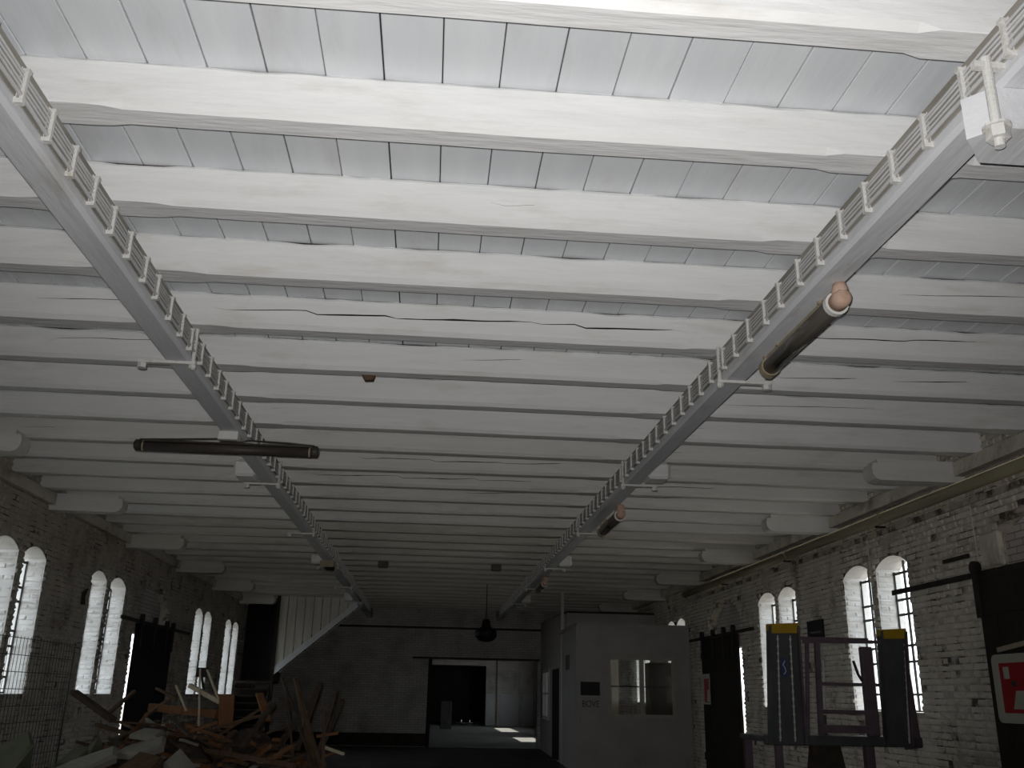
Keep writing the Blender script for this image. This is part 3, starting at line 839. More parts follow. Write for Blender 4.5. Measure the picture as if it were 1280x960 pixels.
# plaque, strap, impost block and bracket on the brick walls
p = empty('wall_plaque', (XR - 0.02, 14.95, 2.56))
tag(p, 'small black plaque with a pale line on brick wall between two window pairs', 'plaque')
MB().box((XR - 0.045, 14.62, 2.56), (XR - 0.02, 15.25, 2.90)).build('plate', 'black', p)
MB().box((XR - 0.047, 14.72, 2.70), (XR - 0.045, 15.12, 2.725)).build('pale_line', 'cabinet', p)
tag(MB().box((XR - 0.04, 10.34, 3.27), (XR - 0.018, 10.90, 3.315)).build('iron_strap', 'iron'), 'short dark iron strap lying flat on rough brickwork above sliding door rail', 'strap')
tag(MB().cbox((XR - 0.10, 9.62, 3.10), (XR - 0.03, 10.0, 3.47), 0.02).build('impost_block', 'brick'), 'pale square impost block projecting from brickwork above the sliding door', 'block')
tag(MB().prism([(16.0, 2.93), (16.12, 2.93), (16.06, 3.06), (16.16, 3.20), (15.98, 3.12)], 'x', XL + 0.02, XL + 0.06).build('iron_bracket', 'iron'), 'twisted black iron bracket on brickwork beside a pair of slit windows', 'bracket')
for (yy, z0, z1) in ((10.16, 3.2, 4.0), (12.83, 3.2, 4.0)):
    MB().tube([(XR - 0.03, yy, z0), (XR - 0.03, yy + .02, z1)], 0.006, 6).build('thin_conduit', 'brick', wall_r)

# ------------------------------------------------------------------ tube lamps
def tube_lamp_y(xc, y0, y1, z, label, full=True):
    r = 0.062
    t = empty('tube_lamp', (xc, (y0 + y1) / 2, z))
    tag(t, label, 'lamp')
    MB().tube([(xc, y0, z), (xc, y1, z)], r, 20).build('tube_cover', 'tube', t, smooth=True)
    MB().box((xc - .018, y0 - .02, z + r + .002), (xc + .018, y1 + .05, z + r + .03)).build('mounting_strip', 'ochre', t)
    MB().tube([(xc, y0 - 0.03, z), (xc, y0 + 0.012, z)], r + .013, 20).build('collar', 'white', t)
    MB().tube([(xc, y0 - .14, z + .006), (xc, y0 - .132, z + .006), (xc, y0 - .10, z + .003), (xc, y0 - .03, z)], [0.030, 0.050, 0.060, 0.060], 18).build('end_cap', 'salmon', t, smooth=True)
    MB().tube([(xc, y0 - .085, z + .01), (xc, y0 - .085, ZG - .03), (xc, y0 - .085, ZG)], [0.054, 0.048, 0.04], 16).build('hanger', 'salmon', t, smooth=True)
    e = MB().tube([(xc, y1 - .02, z), (xc, y1 + .05, z), (xc, y1 + .07, z)], [r + .01, r + .01, r - .01], 18).build('rear_cap', 'ochre', t)
    MB().bar((xc, y1 + .05, z - r - .01), (xc, y1 + .05, ZG), .05, .03, up=(0, 1, 0)).build('rear_bracket', 'ochre', t)
    for yy in (y0 + 0.18, y1 - 0.22):
        MB().tube([(xc - .005, yy, z + r + .02), (xc - .005, yy, ZG)], [0.030, 0.022], 10).build('stand_off', 'ochre', t)
    return t
tube_lamp_y(2.42, 5.14, 6.30, 3.995, 'dark tube lamp with salmon end cap fixed lengthwise under the girder')
tube_lamp_y(2.46, 12.2, 13.5, 3.965, 'dark tube lamp under girder between the iron strap bars halfway down the hall')
tube_lamp_y(2.42, 20.3, 21.5, 3.965, 'dark tube lamp under girder furthest along towards the cabin')

t = empty('tube_lamp', (-2.09, 9.2, 3.93))
tag(t, 'long rusty tube lamp slung crosswise under the whitewashed girder', 'lamp')
zc = 3.925
MB().tube([(-2.93, 9.2, zc), (-1.26, 9.2, zc)], 0.05, 16).build('housing', 'rustfix', t, smooth=True)
MB().box((-2.9, 9.16, zc + .045), (-1.28, 9.24, zc + .062)).build('reflector_ridge', 'rustfix', t)
for xx, s in ((-2.96, -1), (-1.23, 1)):
    MB().tube([(xx - .035, 9.2, zc + .01), (xx - .02, 9.2, zc + .01), (xx + .02, 9.2, zc + .01), (xx + .035, 9.2, zc + .01)], [.04, .058, .058, .04], 14).build('end_cap', 'rustfix', t)
    MB().tube([(xx - s * .045, 9.2, zc), (xx - s * .06, 9.2, zc)], .052, 14).build('socket_ring', 'ochre', t)
MB().cbox((-2.19, 9.12, ZG - 0.09), (-1.99, 9.28, ZG - 0.002), .008).build('mounting_block', 'white', t)
MB().bar((-2.09, 9.2, ZG - .09), (-2.09, 9.2, zc + .05), .16, .03, up=(0, 1, 0)).build('bracket', 'iron', t)
MB().tube([(-2.95, 9.2, zc + .07), (-2.6, 9.2, zc + .085), (-2.2, 9.2, zc + .105), (-2.15, 9.2, zc + .075), (-1.95, 9.2, zc + .08), (-1.9, 9.2, zc + .1), (-1.5, 9.2, zc + .088), (-1.24, 9.2, zc + .07)], .009, 8).build('supply_cable', 'rustfix', t)
t = empty('lamp_housing', (-2.1, 19.0, ZG - 0.1))
tag(t, 'short dark lamp housing hanging from girder near boarded staircase', 'lamp')
MB().cbox((-2.16, 18.6, ZG - .12), (-1.98, 19.3, ZG - .03), .02).build('housing', 'iron', t)
MB().box((-2.20, 18.55, ZG - .13), (-1.94, 18.58, ZG - .002)).build('end_bracket', 'ochre', t)
MB().box((-2.20, 19.32, ZG - .13), (-1.94, 19.35, ZG - .002)).build('end_bracket', 'ochre', t)

pl = empty('pendant_lamp', (1.42, 24.45, 2.95))
tag(pl, 'dark domed pendant lamp hanging before the far doorway wall', 'lamp')
prof = [(.05, .56), (.10, .52), (.11, .40), (.13, .36), (.26, .28), (.285, .20), (.27, .12), (.19, .03), (.06, 0.0)]
MB().tube([(1.42, 24.45, 2.95 + z) for r_, z in prof], [r_ for r_, z in prof], 20).build('shade', 'black', pl, smooth=True)
MB().tube([(1.42, 24.45, 3.5), (1.42, 24.45, ZJ + .004)], .012, 6).build('stem', 'iron', pl)

for (xx, yy, lb) in ((-0.66, 8.06, 'small dark wooden cleat hanging under whitewashed joist in the middle bay'), (-1.08, 20.2, 'dark junction box under ceiling joist nearer the cross-lamp girder'), (1.38, 20.2, 'dark junction box under ceiling joist nearer the lengthwise-lamp girder')):
    jy = min(JY, key=lambda q: abs(q - 0.06 - yy)) - 0.07
    if yy < 10:
        o = MB().prism([(xx - .06, ZJ + .0), (xx + .06, ZJ + .0), (xx + .045, ZJ - .045), (xx - .03, ZJ - .05)], 'y', jy + .03, jy + .09).build('wooden_cleat', 'w_brown')
        tag(o, lb, 'cleat')
    else:
        o = MB().cbox((xx - .11, jy - .07, ZJ - .14), (xx + .11, jy + .07, ZJ + .0), .012).build('junction_box', 'cabinet')
        tag(o, lb, 'box')

# ------------------------------------------------------------------ office cabin
cb = empty('office_cabin', (4.9, 24, 0))
tag(cb, 'plastered office cabin built into the corner by far wall and sliding door', 'cabin')
CY, CM = 22.5, 25.9
wall_mesh((0, CY), (1, 0), (0, 1), [(3.44, 0), (XR - 0.045, 0), (XR - 0.045, 3.27), (3.44, 3.27)],
          [[(4.235, 1.28), (5.735, 1.28), (5.735, 2.53), (4.235, 2.53)]], 0.12).build('front_wall', ['plaster', 'plaster'], cb)
u = Vector((0.38, 10.5, 0)).normalized(); nrm = Vector((u.y, -u.x, 0))
Ls = Vector((0.38, 10.5, 0)).length
def sy(Y): return (Y - 22.5) / 10.5 * Ls
wall_mesh((3.44, 22.5), (u.x, u.y), (nrm.x, nrm.y), [(0.002, 0), (Ls - .03, 0), (Ls - .03, 4.08), (sy(CM), 3.8), (sy(CM), 3.27), (0.002, 3.27)],
          [[(sy(26.55), 0.04), (sy(28.15), 0.04), (sy(28.15), 2.42), (sy(26.55), 2.42)], [(sy(29.5), 1.0), (sy(31.9), 1.0), (sy(31.9), 2.45), (sy(29.5), 2.45)]], 0.12).build('side_wall', ['plaster', 'plaster'], cb)
MB().box((3.46, CY + .01, 3.271), (XR - .045, CM, 3.33)).build('front_roof', 'plaster', cb)
MB().box((3.70, CM, 3.2), (XR - .045, CM + .1, 3.84)).build('rear_upper_wall', 'plaster', cb)
MB().add([(3.72, CM + .1, 3.84), (XR - .045, CM + .1, 3.84), (XR - .045, 32.98, 4.08), (3.95, 32.98, 4.08), (3.72, CM + .1, 3.9), (XR - .045, CM + .1, 3.9), (XR - .045, 32.98, 4.14), (3.95, 32.98, 4.14)],
         [(0, 3, 2, 1), (4, 5, 6, 7), (0, 1, 5, 4), (1, 2, 6, 5), (2, 3, 7, 6), (3, 0, 4, 7)]).build('rear_roof', 'deck', cb)
MB().box((3.545, CM - .06, 0.0), (3.615, CM + .02, ZJ - .005)).build('corner_post', 'stairboard', cb)
MB().box((3.60, 26.6, 0.02), (3.64, 28.14, 2.40)).build('door_leaf', 'blackwood', cb)  # black panel stands in for the darkness of the open doorway
# front window
fw = empty('cabin_window', (4.985, CY, 1.28)); fw.parent = cb; fw.location = fw.location - Vector(ORG[cb.name]); ORG[fw.name] = Vector((4.985, CY, 1.28))
for (a, b) in (((4.185, 1.23), (4.255, 2.58)), ((5.715, 1.23), (5.785, 2.58)), ((4.255, 2.51), (5.715, 2.58)), ((4.255, 1.23), (5.715, 1.30)), ((4.935, 1.30), (5.035, 2.51))):
    MB().box((a[0], CY - .02, a[1]), (b[0], CY + .03, b[1])).build('casing', 'frame', fw)
for (a, b) in ((4.255, 4.935), (5.035, 5.715)):
    MB().box((a, CY + .03, 1.90), (b, CY + .045, 1.925)).build('glazing_bar', 'darkwood', fw)
    for z0, z1 in ((1.30, 1.90), (1.925, 2.51)):
        MB().box((a + .002, CY + .035, z0 + .002), (b - .002, CY + .039, z1 - .002)).build('pane', 'glass', fw)
# inside of the cabin: brown partition boards and a counter
MB().box((3.75, 25.0, 0.0), (4.93, 25.06, 3.0)).build('inner_partition', 'curtain', cb)
MB().box((5.45, 23.6, 0.0), (6.05, 24.2, 2.5)).build('inner_cupboard', 'darkwood', cb)  # added dark block: darkens the right pane, hides a bright strip behind
MB().box((3.7, 22.9, .95), (XR - .05, 23.4, 1.0)).build('inner_counter', 'darkwood', cb)
# side window
mb = MB()
def sp(Y, z, off=0.0):
    q = Vector((3.44, 22.5, z)) + u * sy(Y) + nrm * off; return (q.x, q.y, q.z)
sw = empty('cabin_side_window', sp(30.7, 1.0)); sw.parent = cb; ORG[sw.name] = Vector(sw.location); sw.location = sw.location - Vector(ORG[cb.name])
for (a, b, z0, z1) in ((29.45, 29.6, .97, 2.48), (31.8, 31.95, .97, 2.48), (29.6, 31.8, 2.38, 2.48), (29.6, 31.8, .97, 1.07), (30.65, 30.75, 1.07, 2.38), (29.6, 31.8, 1.72, 1.78)):
    pa, pb = Vector(sp(a, 0, -.02)), Vector(sp(b, 0, -.02)); pc, pd = Vector(sp(a, 0, .05)), Vector(sp(b, 0, .05))
    MB().prism([(pa.x, pa.y), (pb.x, pb.y), (pd.x, pd.y), (pc.x, pc.y)], 'z', z0, z1).build('casing', 'white', sw)
pa, pb = Vector(sp(29.6, 0, .03)), Vector(sp(31.8, 0, .03)); pc, pd = Vector(sp(29.6, 0, .035)), Vector(sp(31.8, 0, .035))
MB().prism([(pa.x, pa.y), (pb.x, pb.y), (pd.x, pd.y), (pc.x, pc.y)], 'z', 1.07, 2.38).build('pane', 'glass', sw)
# dark plaque and lettering on the front
tag(MB().cbox((3.54, CY - .025, 1.70), (3.995, CY - .001, 2.0), .006).build('cabin_plaque', 'black'), 'black rectangular plaque above the lettering on the cabin front', 'plaque')
tag(MB().cbox((3.47, 23.9, 2.30), (3.49, 24.5, 2.66), .004).build('notice_board', 'cabinet'), 'small grey notice on the side wall of the cabin near its front corner', 'notice')
tcur = bpy.data.curves.new('lettering', 'FONT'); tcur.body = 'BOVE'; tcur.size = 0.21; tcur.extrude = 0.003
tob = bpy.data.objects.new('lettering_tmp', tcur); COL.objects.link(tob)
dg = bpy.context.evaluated_depsgraph_get(); dg.update()
tme = bpy.data.meshes.new_from_object(tob.evaluated_get(dg)); bpy.data.objects.remove(tob, do_unlink=True)
tme.materials.clear(); tme.materials.append(M['ink'])
xs_ = [v.co.x for v in tme.vertices]; wdt = max(xs_) - min(xs_)
for v in tme.vertices:
    X_ = (v.co.x - min(xs_)) / wdt * 0.39
    v.co = Vector((3.585 + X_, CY - .003 - v.co.z * .5, 1.445 + v.co.y)) - Vector(ORG[cb.name])
lo = bpy.data.objects.new('lettering', tme); COL.objects.link(lo); lo.parent = cb

# ------------------------------------------------------------------ staircase
st = empty('boarded_staircase', (-4.0, 29.3, 0))
tag(st, 'staircase with white vertical side boards and sloping stringer rising to ceiling', 'staircase')
ya = 29.0
xa, za, xb, zb_ = -4.50, 2.30, -2.24, 4.26
sl = (zb_ - za) / (xb - xa)
nb = 9
for k in range(nb):
    a = xa + (xb - xa) * k / nb; b = xa + (xb - xa) * (k + 1) / nb - .022
    z0a = za + sl * (a - xa); z0b = za + sl * (b - xa)
    if z0b > ZJ - .03: z0b = ZJ - .03
    MB().prism([(a, z0a), (b, z0b), (b, ZJ - .004), (a, ZJ - .004)], 'y', ya, ya + .025).build('side_board', 'stairboard', st)
MB().prism([(xa - .02, za - .20), (xb + .04, zb_ - .16), (xb + .04, zb_ + .05), (xa - .02, za + .02)], 'y', ya - .04, ya - .002).build('stringer', 'plank', st)
MB().prism([(xa - .02, za - .12), (xb + .04, zb_ - .08), (xb + .04, zb_ + .05), (xa - .02, za + .02)], 'y', ya + 1.1, ya + 1.14).build('stringer', 'stairboard', st)
for k in range(9):
    xx = xa + (xb - xa) * k / 10; zz = za - .09 + sl * (xx + .28 - xa)
    MB().box((xx, ya + .03, zz), (xx + .28, ya + 1.1, zz + .04)).build('tread', 'darkwood', st)
MB().add([(xa, ya, za - .15), (xb + .04, ya, zb_ - .11), (xb + .04, ya + 1.14, zb_ - .02), (xa, ya + 1.14, za - .06), (xa, ya, za - .13), (xb + .04, ya, zb_ - .09), (xb + .04, ya + 1.14, zb_ - .0), (xa, ya + 1.14, za - .04)],
         [(0, 3, 2, 1), (4, 5, 6, 7), (0, 1, 5, 4), (1, 2, 6, 5), (2, 3, 7, 6), (3, 0, 4, 7)]).build('soffit_boarding', 'stairboard', st)
MB().box((-5.66, ya - .0, 1.86), (-4.52, ya + 1.14, 1.93)).build('landing', 'darkwood', st)
MB().box((-4.60, ya - .05, 0.0), (-4.50, ya + .05, ZJ - .004)).build('newel_post', 'darkwood', st)
for k in range(9):
    z = 1.86 - (k + 1) * .19; y = ya - (k + 1) * .26
    MB().box((-5.6, y, z), (-4.64, y + .29, z + .045)).build('tread', 'darkwood', st)
    MB().box((-5.6, y + .25, z - .19 + .045), (-4.64, y + .27, z)).build('riser', 'darkwood', st)
for k in range(5):  # near-black boards stand in for the unlit space above the landing
    MB().box((-5.66 + k * .235, ya + 1.15, 1.93), (-5.66 + k * .235 + .23, ya + 1.18, ZJ - .004)).build('back_board', 'blackwood', st)

# ------------------------------------------------------------------ steel platform with upright ramps
pf = empty('ramp_platform', (4.45, 10.4, 0))
tag(pf, 'steel platform with mauve tube railing and two upright ramps tipped yellow', 'platform')
PY = 10.3
MB().cbox((3.60, PY - .05, 1.21), (5.32, PY + .06, 1.31), .01).build('front_beam', 'ramp', pf)
MB().cbox((3.66, PY + .06, 1.24), (5.28, PY + 1.05, 1.29), .01).build('deck', 'ramp', pf)
def tubepart(name, p, q, w, mat='violet'):
    return MB().bar(p, q, w, w).build(name, mat, pf)
tubepart('railing_post', (4.22, PY, 1.31), (4.255, PY, 2.30), .05)
tubepart('railing_post', (4.13, PY + .45, 1.29), (4.16, PY + .45, 2.32), .05)
tubepart('railing_brace', (4.08, PY + .02, 1.31), (4.15, PY + .02, 2.28), .035)
MB().cbox((4.74, PY - .03, 1.31), (4.87, PY + .05, 2.24), .012).build('heavy_post', 'violet', pf)
tubepart('top_rail', (4.10, PY, 2.285), (5.0, PY, 2.295), .035)
tubepart('top_rail', (4.05, PY + .45, 2.345), (5.05, PY + .45, 2.345), .035)
tubepart('middle_rail', (4.24, PY, 1.84), (5.0, PY, 1.84), .035)
tubepart('lower_rail', (4.24, PY, 1.555), (4.8, PY, 1.555), .042)
tubepart('toe_rail', (4.24, PY + .03, 1.38), (4.8, PY + .03, 1.38), .08)
tubepart('stay', (4.30, PY + .1, 1.31), (4.30, PY + .1, 1.52), .05, 'ramp')
MB().tube([(4.36, PY + .2, 1.55), (4.385, PY + .2, 1.9), (4.39, PY + .2, 2.1)], .010, 6).build('bright_rod', 'alu', pf)
MB().tube([(4.66, PY + .02, 2.09), (4.70, PY + .02, 1.95), (4.74, PY + .02, 1.88)], .016, 8).build('lever', 'iron', pf)
def ramp(xb0, xb1, xt0, xt1, zb, zt, side_w, edges):
    base = MB()
    y = PY - .08
    base.add([(xb0, y, zb), (xb1, y, zb), (xb1, y + .05, zb), (xb0, y + .05, zb), (xt0, y + .1, zt), (xt1, y + .1, zt), (xt1, y + .14, zt), (xt0, y + .14, zt)],
             [(0, 3, 2, 1), (4, 5, 6, 7), (0, 1, 5, 4), (1, 2, 6, 5), (2, 3, 7, 6), (3, 0, 4, 7)])
    o = base.build('ramp', 'ramp', pf)
    for t in edges:
        pb_ = Vector((xb0 + (xb1 - xb0) * t, y - .008, zb + .03)); pt_ = Vector((xt0 + (xt1 - xt0) * t, y + .092, zt - .12))
        MB().bar(pb_, pt_, .010, .016, up=(0, 1, 0)).build('edge_strip', 'alu', o)
        for k in range(14):
            q = pb_.lerp(pt_, (k + .5) / 14)
            MB().box((q.x - .012, q.y - .006, q.z - .012), (q.x + .010, q.y + .0, q.z + .012)).build('edge_tooth', 'alu', o)
    for s, (b0, t0) in enumerate(((xb0, xt0), (xb1, xt1))):
        MB().bar((b0, y + .02 - .02, zb), (t0, y + .10, zt - .02), .02, .12, up=(0, 1, 0)).build('side_flange', 'ramp' if s == 0 else 'violet', o)
    MB().prism([(xt0 - .015, zt - .10), (xt1 + .015, zt - .09), (xt1 + .012, zt + .02), (xt0 - .012, zt + .0)], 'y', y + .075, y + .16).build('end_cap', 'yellow', o)
    return o
rl = ramp(3.63, 4.0, 3.73, 4.05, 1.22, 2.46, .05, (.28, .72))
MB().prism(rrect(3.815, 3.885, 1.90, 2.10, .03), 'y', PY - .045, PY - .03).build('maker_label', 'blue', rl)
MB().tube([(3.86, PY - .048, 2.07), (3.835, PY - .048, 2.03), (3.855, PY - .048, 2.0), (3.865, PY - .048, 1.96), (3.84, PY - .048, 1.93)], .005, 6).build('label_mark', 'alu', rl)
r2 = ramp(4.90, 5.16, 5.0, 5.28, 1.22, 2.43, .05, (.95,))
MB().prism([(5.20, 1.18), (5.38, 1.20), (5.32, 2.30), (5.28, 2.40)], 'y', PY + .10, PY + .14).build('rear_flap', 'violet', pf)
tubepart('leg', (3.74, PY, 0), (3.74, PY, 1.22), .07)
tubepart('leg', (4.72, PY, 0), (4.72, PY, 1.22), .08)
tubepart('leg', (3.74, PY + .98, 0), (3.74, PY + .98, 1.25), .07)
tubepart('leg', (5.2, PY + .98, 0), (5.2, PY + .98, 1.25), .07)
MB().bar((4.29, PY + .1, 1.22), (4.29, PY + .1, 0.0), .30, .10, up=(0, 1, 0), w2=.75).build('tapered_pedestal', 'rubble', pf)

# ------------------------------------------------------------------ wire mesh panel
wm = empty('wire_mesh_panel', (-4.8, 12.0, 0))
tag(wm, 'upright wire mesh panel standing before the slit windows next to the rubble', 'mesh panel')
wx = -4.8
y = 10.2
while y < 13.61:
    MB().tube([(wx, y, 0.0), (wx, y, 2.215)], .0035, 5).build('wire', 'wire', wm); y += .1
z = .1
while z < 2.25:
    MB().tube([(wx + .006, 10.18, z), (wx + .006, 13.62, z)], .0045, 5).build('wire', 'wire', wm); z += .19
for y in (10.2, 13.6):
    MB().tube([(wx - .01, y, 0), (wx - .01, y, 2.22)], .012, 8).build('frame_post', 'wire', wm)

# ------------------------------------------------------------------ rubble heap and timber
hp = MB()
NX, NYY = 46, 46
hx0, hx1, hy0, hy1 = -5.4, -0.6, 10.3, 14.6
def heap_z(x, y):
    u_ = (x + 2.85) / 2.3; v_ = (y - 12.5) / 1.95
    d = u_ * u_ + v_ * v_
    h = max(0.0, 1 - d) ** 0.8 * 1.2
    h *= 0.8 + 0.5 * noise.noise(Vector((x * 1.3, y * 1.3, 3))) 
    return max(0.0, h + 0.12 * noise.noise(Vector((x * 4, y * 4, 1))) * min(1, h * 4))
for i in range(NX + 1):
    for j in range(NYY + 1):
        X_ = hx0 + (hx1 - hx0) * i / NX; Y_ = hy0 + (hy1 - hy0) * j / NYY
        hp.v.append(Vector((X_, Y_, heap_z(X_, Y_) - .004 + .005)))
for i in range(NX):
    for j in range(NYY):
        a = i * (NYY + 1) + j
        hp.f.append([a, a + NYY + 1, a + NYY + 2, a + 1]); hp.mi.append(0)
ho = hp.build('rubble_heap', 'rubble')
ho['kind'] = 'stuff'; ho['label'] = 'dark heap of rubble and splinters under the piled timber'; ho['category'] = 'rubble'

def board(name, p, q, w, t, mat, label, cat, group=None, up=(0, 0, 1)):
    o = MB().bar(p, q, w, t, up=up, w2=w * rnd.uniform(.85, 1.0)).build(name, mat)
    tag(o, label, cat, group); return o
BR = [
 ('timber_board', (-2.98, 12.60, 1.70), (-2.52, 12.30, 1.51), .05, .05, 'w_pale', 'pale clean sawn board jutting up in front of slit windows'),
 ('timber_board', (-3.50, 12.90, 1.43), (-2.55, 12.40, 1.37), .11, .09, 'w_orange', 'thick orange-brown beam lying level across the back of the heap'),
 ('timber_board', (-2.43, 12.20, 1.60), (-2.41, 12.24, 1.22), .18, .03, 'w_orange', 'wide orange-brown board end standing upright on the heap'),
 ('timber_board', (-2.13, 12.70, 1.62), (-1.96, 12.50, 1.30), .10, .03, 'w_orange', 'orange-brown splintered board end leaning below the newel post'),
 ('timber_board', (-2.50, 12.00, 1.22), (-2.00, 12.20, 1.37), .12, .03, 'w_brown', 'flat brown board in the middle of the heap tilted up at one end'),
 ('timber_board', (-2.85, 12.00, 1.26), (-2.35, 11.80, 1.13), .10, .03, 'w_orange', 'short orange-brown board sloping down the front of the heap'),
 ('timber_board', (-2.77, 11.80, 1.03), (-1.43, 11.30, 0.87), .07, .05, 'w_brown', 'longest brown board lying along the foot of the heap'),
 ('timber_board', (-1.16, 11.80, 1.04), (-0.92, 11.50, 0.99), .035, .03, 'w_pale', 'short pale stick poking out beside the upright sticks'),
 ('timber_board', (-1.27, 11.80, 1.16), (-1.03, 11.84, 1.20), .11, .03, 'w_orange', 'short orange block of wood wedged among the upright sticks'),
 ('timber_board', (-1.70, 11.50, 0.94), (-1.54, 11.70, 1.05), .06, .03, 'w_orange', 'small orange offcut at the foot of the upright sticks'),
 ('timber_board', (-2.14, 11.90, 1.00), (-1.91, 12.50, 1.51), .06, .04, 'w_dark', 'dark board leaning up the middle of the heap towards the stair'),
 ('timber_board', (-4.24, 12.20, 1.60), (-3.61, 11.80, 1.30), .10, .05, 'w_dark', 'dark plank leaning against the end of the wire mesh panel'),
 ('timber_board', (-3.80, 12.20, 1.36), (-3.66, 12.65, 1.62), .05, .03, 'w_brown', 'brown lath pointing towards the gap of the dark sliding door'),
 ('timber_board', (-3.85, 12.00, 1.24), (-3.34, 11.80, 1.13), .06, .04, 'w_brown', 'brown batten lying above the pale slabs'),
 ('timber_board', (-3.44, 12.80, 1.66), (-3.14, 12.66, 1.54), .04, .03, 'w_brown', 'thin brown batten raised before the dark sliding door'),
 ('timber_board', (-3.15, 12.60, 1.70), (-2.96, 12.50, 1.40), .025, .02, 'w_pale', 'thin pale stick standing askew behind the orange-brown beam'),
 ('timber_board', (-3.38, 12.20, 1.19), (-2.84, 12.50, 1.27), .08, .04, 'w_dark', 'dark board bedded in the heap beneath the orange-brown beam'),
 ('timber_board', (-3.50, 12.70, 1.33), (-3.24, 13.00, 1.58), .07, .03, 'w_brown', 'brown board rising at the back of the heap by the sliding door'),
]
for nm, p_, q_, w_, t_, mt_, lb in BR: board(nm, p_, q_, w_, t_, mt_, lb, 'board')
stk = [((-1.85, 12.60, 1.81), (-1.20, 11.55, 0.75), .035, 'w_dark'), ((-1.66, 12.40, 1.81), (-1.15, 11.65, 0.75), .05, 'w_brown'), ((-1.13, 12.30, 1.70), (-1.25, 11.75, 0.85), .045, 'w_dark'),
       ((-1.07, 12.55, 1.57), (-1.26, 11.80, 0.85), .05, 'w_dark'), ((-1.38, 12.75, 1.77), (-1.50, 12.0, 1.0), .06, 'w_dark'), ((-1.22, 11.90, 1.47), (-1.13, 11.55, 0.70), .030, 'w_brown'),
       ((-1.62, 12.50, 1.62), (-1.25, 11.80, 0.80), .04, 'w_brown'), ((-1.5, 12.2, 1.5), (-1.3, 11.7, .8), .04, 'w_brown'), ((-1.74, 12.4, 1.62), (-1.5, 11.8, .8), .03, 'w_dark')]
for p_, q_, w_, mt_ in stk:
    board('wooden_stick', p_, q_, w_, .025, mt_, ('thin blackened' if mt_ == 'w_dark' else 'thin brown') + ' stick in the upright bundle standing at the end of the heap', 'stick', ('blackened' if mt_ == 'w_dark' else 'brown') + ' sticks of the upright bundle')
ps = empty('board_on_stakes', (-2.8, 12.45, 1.2))
tag(ps, 'small black board on thin stakes sticking up before slit windows', 'stake board')
MB().box((-2.90, 12.49, 1.80), (-2.76, 12.51, 1.915)).build('board', 'black', ps)
MB().bar((-2.85, 12.48, 1.90), (-2.76, 12.40, 1.15), .02, .02).build('stake', 'w_pale', ps)
MB().bar((-2.76, 12.47, 1.89), (-2.52, 12.3, 1.5), .022, .02).build('stake', 'w_pale', ps)
MB().bar((-2.83, 12.52, 1.82), (-2.78, 12.52, 1.62), .05, .02).build('stake', 'black', ps)

def slab(name, pts, thick, mat, label, cat):
    """irregular broken slab: outline points with their own heights, thickness downwards"""
    n = len(pts); mb = MB()
    cx_ = sum(p[0] for p in pts) / n; cy_ = sum(p[1] for p in pts) / n; cz_ = sum(p[2] for p in pts) / n
    top = [Vector(p) for p in pts]; inn = [Vector((cx_ + (p[0] - cx_) * .82, cy_ + (p[1] - cy_) * .82, p[2] + .018 + rnd.uniform(-.008, .012))) for p in pts]
    bot = [p - Vector((0, 0, thick)) for p in top]
    mb.add(inn + top + bot + [Vector((cx_, cy_, cz_ + .03))],
           [[i, (i + 1) % n, 3 * n] for i in range(n)] + [[i, n + i, n + (i + 1) % n, (i + 1) % n] for i in range(n)] +
           [[n + i, 2 * n + i, 2 * n + (i + 1) % n, n + (i + 1) % n] for i in range(n)] + [[2 * n + i for i in range(n)][::-1]])
    o = mb.build(name, mat); tag(o, label, cat); return o
slab('broken_slab', [(-3.33, 11.55, 1.16), (-3.02, 11.50, 1.13), (-2.98, 11.72, 1.18), (-3.24, 11.74, 1.20)], .045, 'slab', 'smallest pale slab lying highest of the pale slabs', 'slab')
slab('broken_slab', [(-3.40, 11.25, .98), (-3.10, 11.15, .97), (-2.86, 11.28, 1.05), (-2.90, 11.48, 1.13), (-3.3, 11.5, 1.05)], .055, 'slab', 'thick pale slab with a broken edge just below the smallest one', 'slab')
slab('broken_slab', [(-4.0, 10.95, .78), (-3.6, 10.8, .80), (-3.28, 11.05, .95), (-3.33, 11.22, 1.03), (-3.8, 11.2, .90)], .06, 'slab', 'long pale slab sloping down in front of a folded sheet', 'slab')
slab('broken_slab', [(-2.80, 11.1, .90), (-2.50, 10.95, .80), (-2.45, 11.1, .86), (-2.70, 11.3, 1.01)], .06, 'slab', 'pale slab leaning at the front of the heap on its own', 'slab')
slab('folded_sheet', [(-3.75, 11.35, .98), (-3.64, 11.30, 1.00), (-3.56, 11.45, 1.02), (-3.64, 11.52, 1.12)], .05, 'sheet', 'greenish folded sheet peaked like a tent behind the pale slabs', 'sheet')
slab('folded_sheet', [(-3.95, 11.15, .86), (-3.72, 11.15, .92), (-3.66, 11.4, 1.0), (-3.88, 11.42, 1.0)], .05, 'sheet', 'greenish flat sheet beside the tent-shaped one', 'sheet')
slab('sacking', [(-3.25, 10.9, .82), (-2.85, 10.85, .82), (-2.80, 11.1, .93), (-3.1, 11.2, .98)], .08, 'w_brown', 'brown sacking crumpled in front of the thick pale slab', 'sacking')
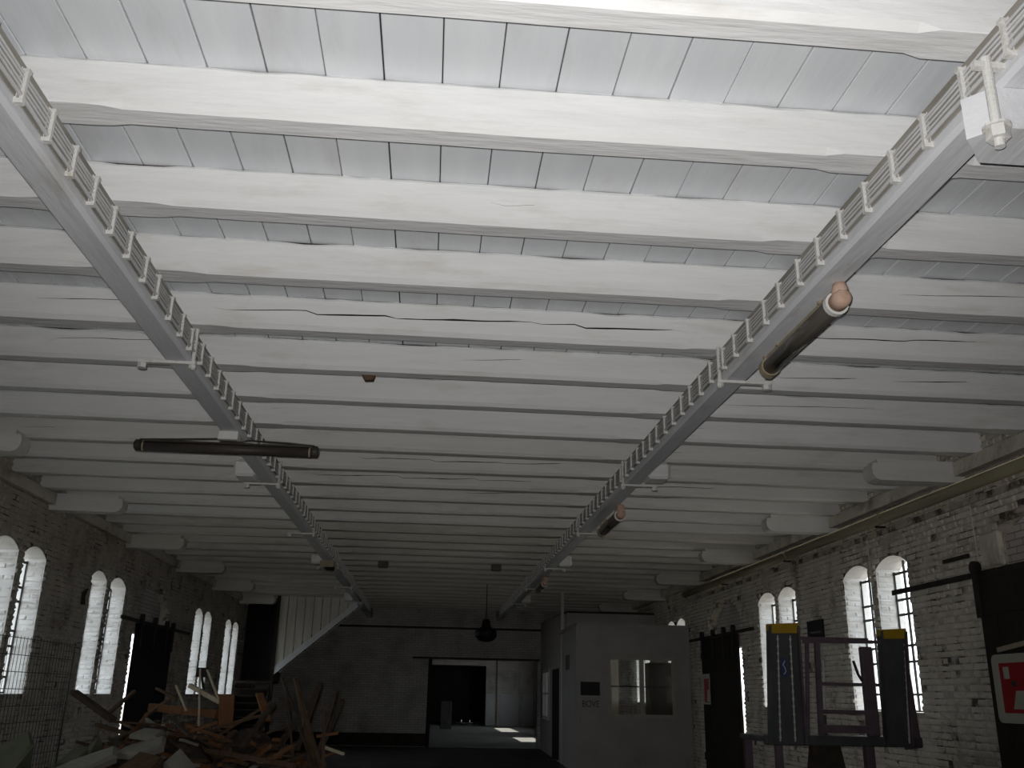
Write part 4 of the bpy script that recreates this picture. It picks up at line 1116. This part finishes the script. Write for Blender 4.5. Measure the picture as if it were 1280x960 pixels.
slab('sacking', [(-4.72, 10.8, .80), (-4.20, 10.75, .84), (-4.12, 10.95, 1.06), (-4.24, 11.1, 1.18), (-4.55, 11.05, 1.0)], .75, 'sheet', 'olive sacking heaped up against the wire mesh', 'sacking')
# small offcuts between the boards
rf = random.Random(33)
fk = {'w_orange': 'orange-brown', 'w_brown': 'brown', 'w_dark': 'dark', 'slab': 'grey'}
for k in range(80):
    X_ = rf.uniform(-3.9, -1.2); Y_ = rf.uniform(10.9, 12.4)
    z_ = heap_z(X_, Y_)
    if z_ < .3: continue
    d_ = Vector((rf.uniform(-1, 1), rf.uniform(-1, 1), rf.uniform(-.4, .7))).normalized() * rf.uniform(.05, .14)
    c_ = Vector((X_, Y_, z_ + .02 + abs(d_.z) * .6 + rf.uniform(0, .08)))
    mt_ = rf.choice(('w_orange', 'w_brown', 'w_dark', 'w_dark', 'slab'))
    board('offcut', c_ - d_, c_ + d_, rf.uniform(.04, .11), rf.uniform(.015, .05), mt_, 'small ' + fk[mt_] + ' offcut lying loose between the boards of the heap', 'offcut', 'small ' + fk[mt_] + ' offcuts in the heap')
# further boards tumbled over the heap
kinds = ['w_orange', 'w_brown', 'w_dark', 'w_brown', 'w_dark']
nk = {'w_orange': 'orange-brown', 'w_brown': 'brown', 'w_dark': 'dark'}
rb = random.Random(21)
for k in range(120):
    X_ = rb.uniform(-4.0, -1.2); Y_ = rb.uniform(11.0, 12.9)
    z_ = heap_z(X_, Y_)
    if z_ < 0.3: continue
    a = rb.uniform(0, math.pi); ln = rb.uniform(.35, 1.25); ti = rb.uniform(-.35, .45)
    d_ = Vector((math.cos(a) * math.cos(ti), math.sin(a) * math.cos(ti), math.sin(ti))) * ln / 2
    c_ = Vector((X_, Y_, z_ + .03 + abs(d_.z) * .55))
    mt_ = rb.choice(kinds)
    board('scrap_board', c_ - d_, c_ + d_, rb.uniform(.04, .10), rb.uniform(.018, .04), mt_, nk[mt_] + ' scrap board tumbled on the timber heap', 'board', nk[mt_] + ' scrap boards on the heap')
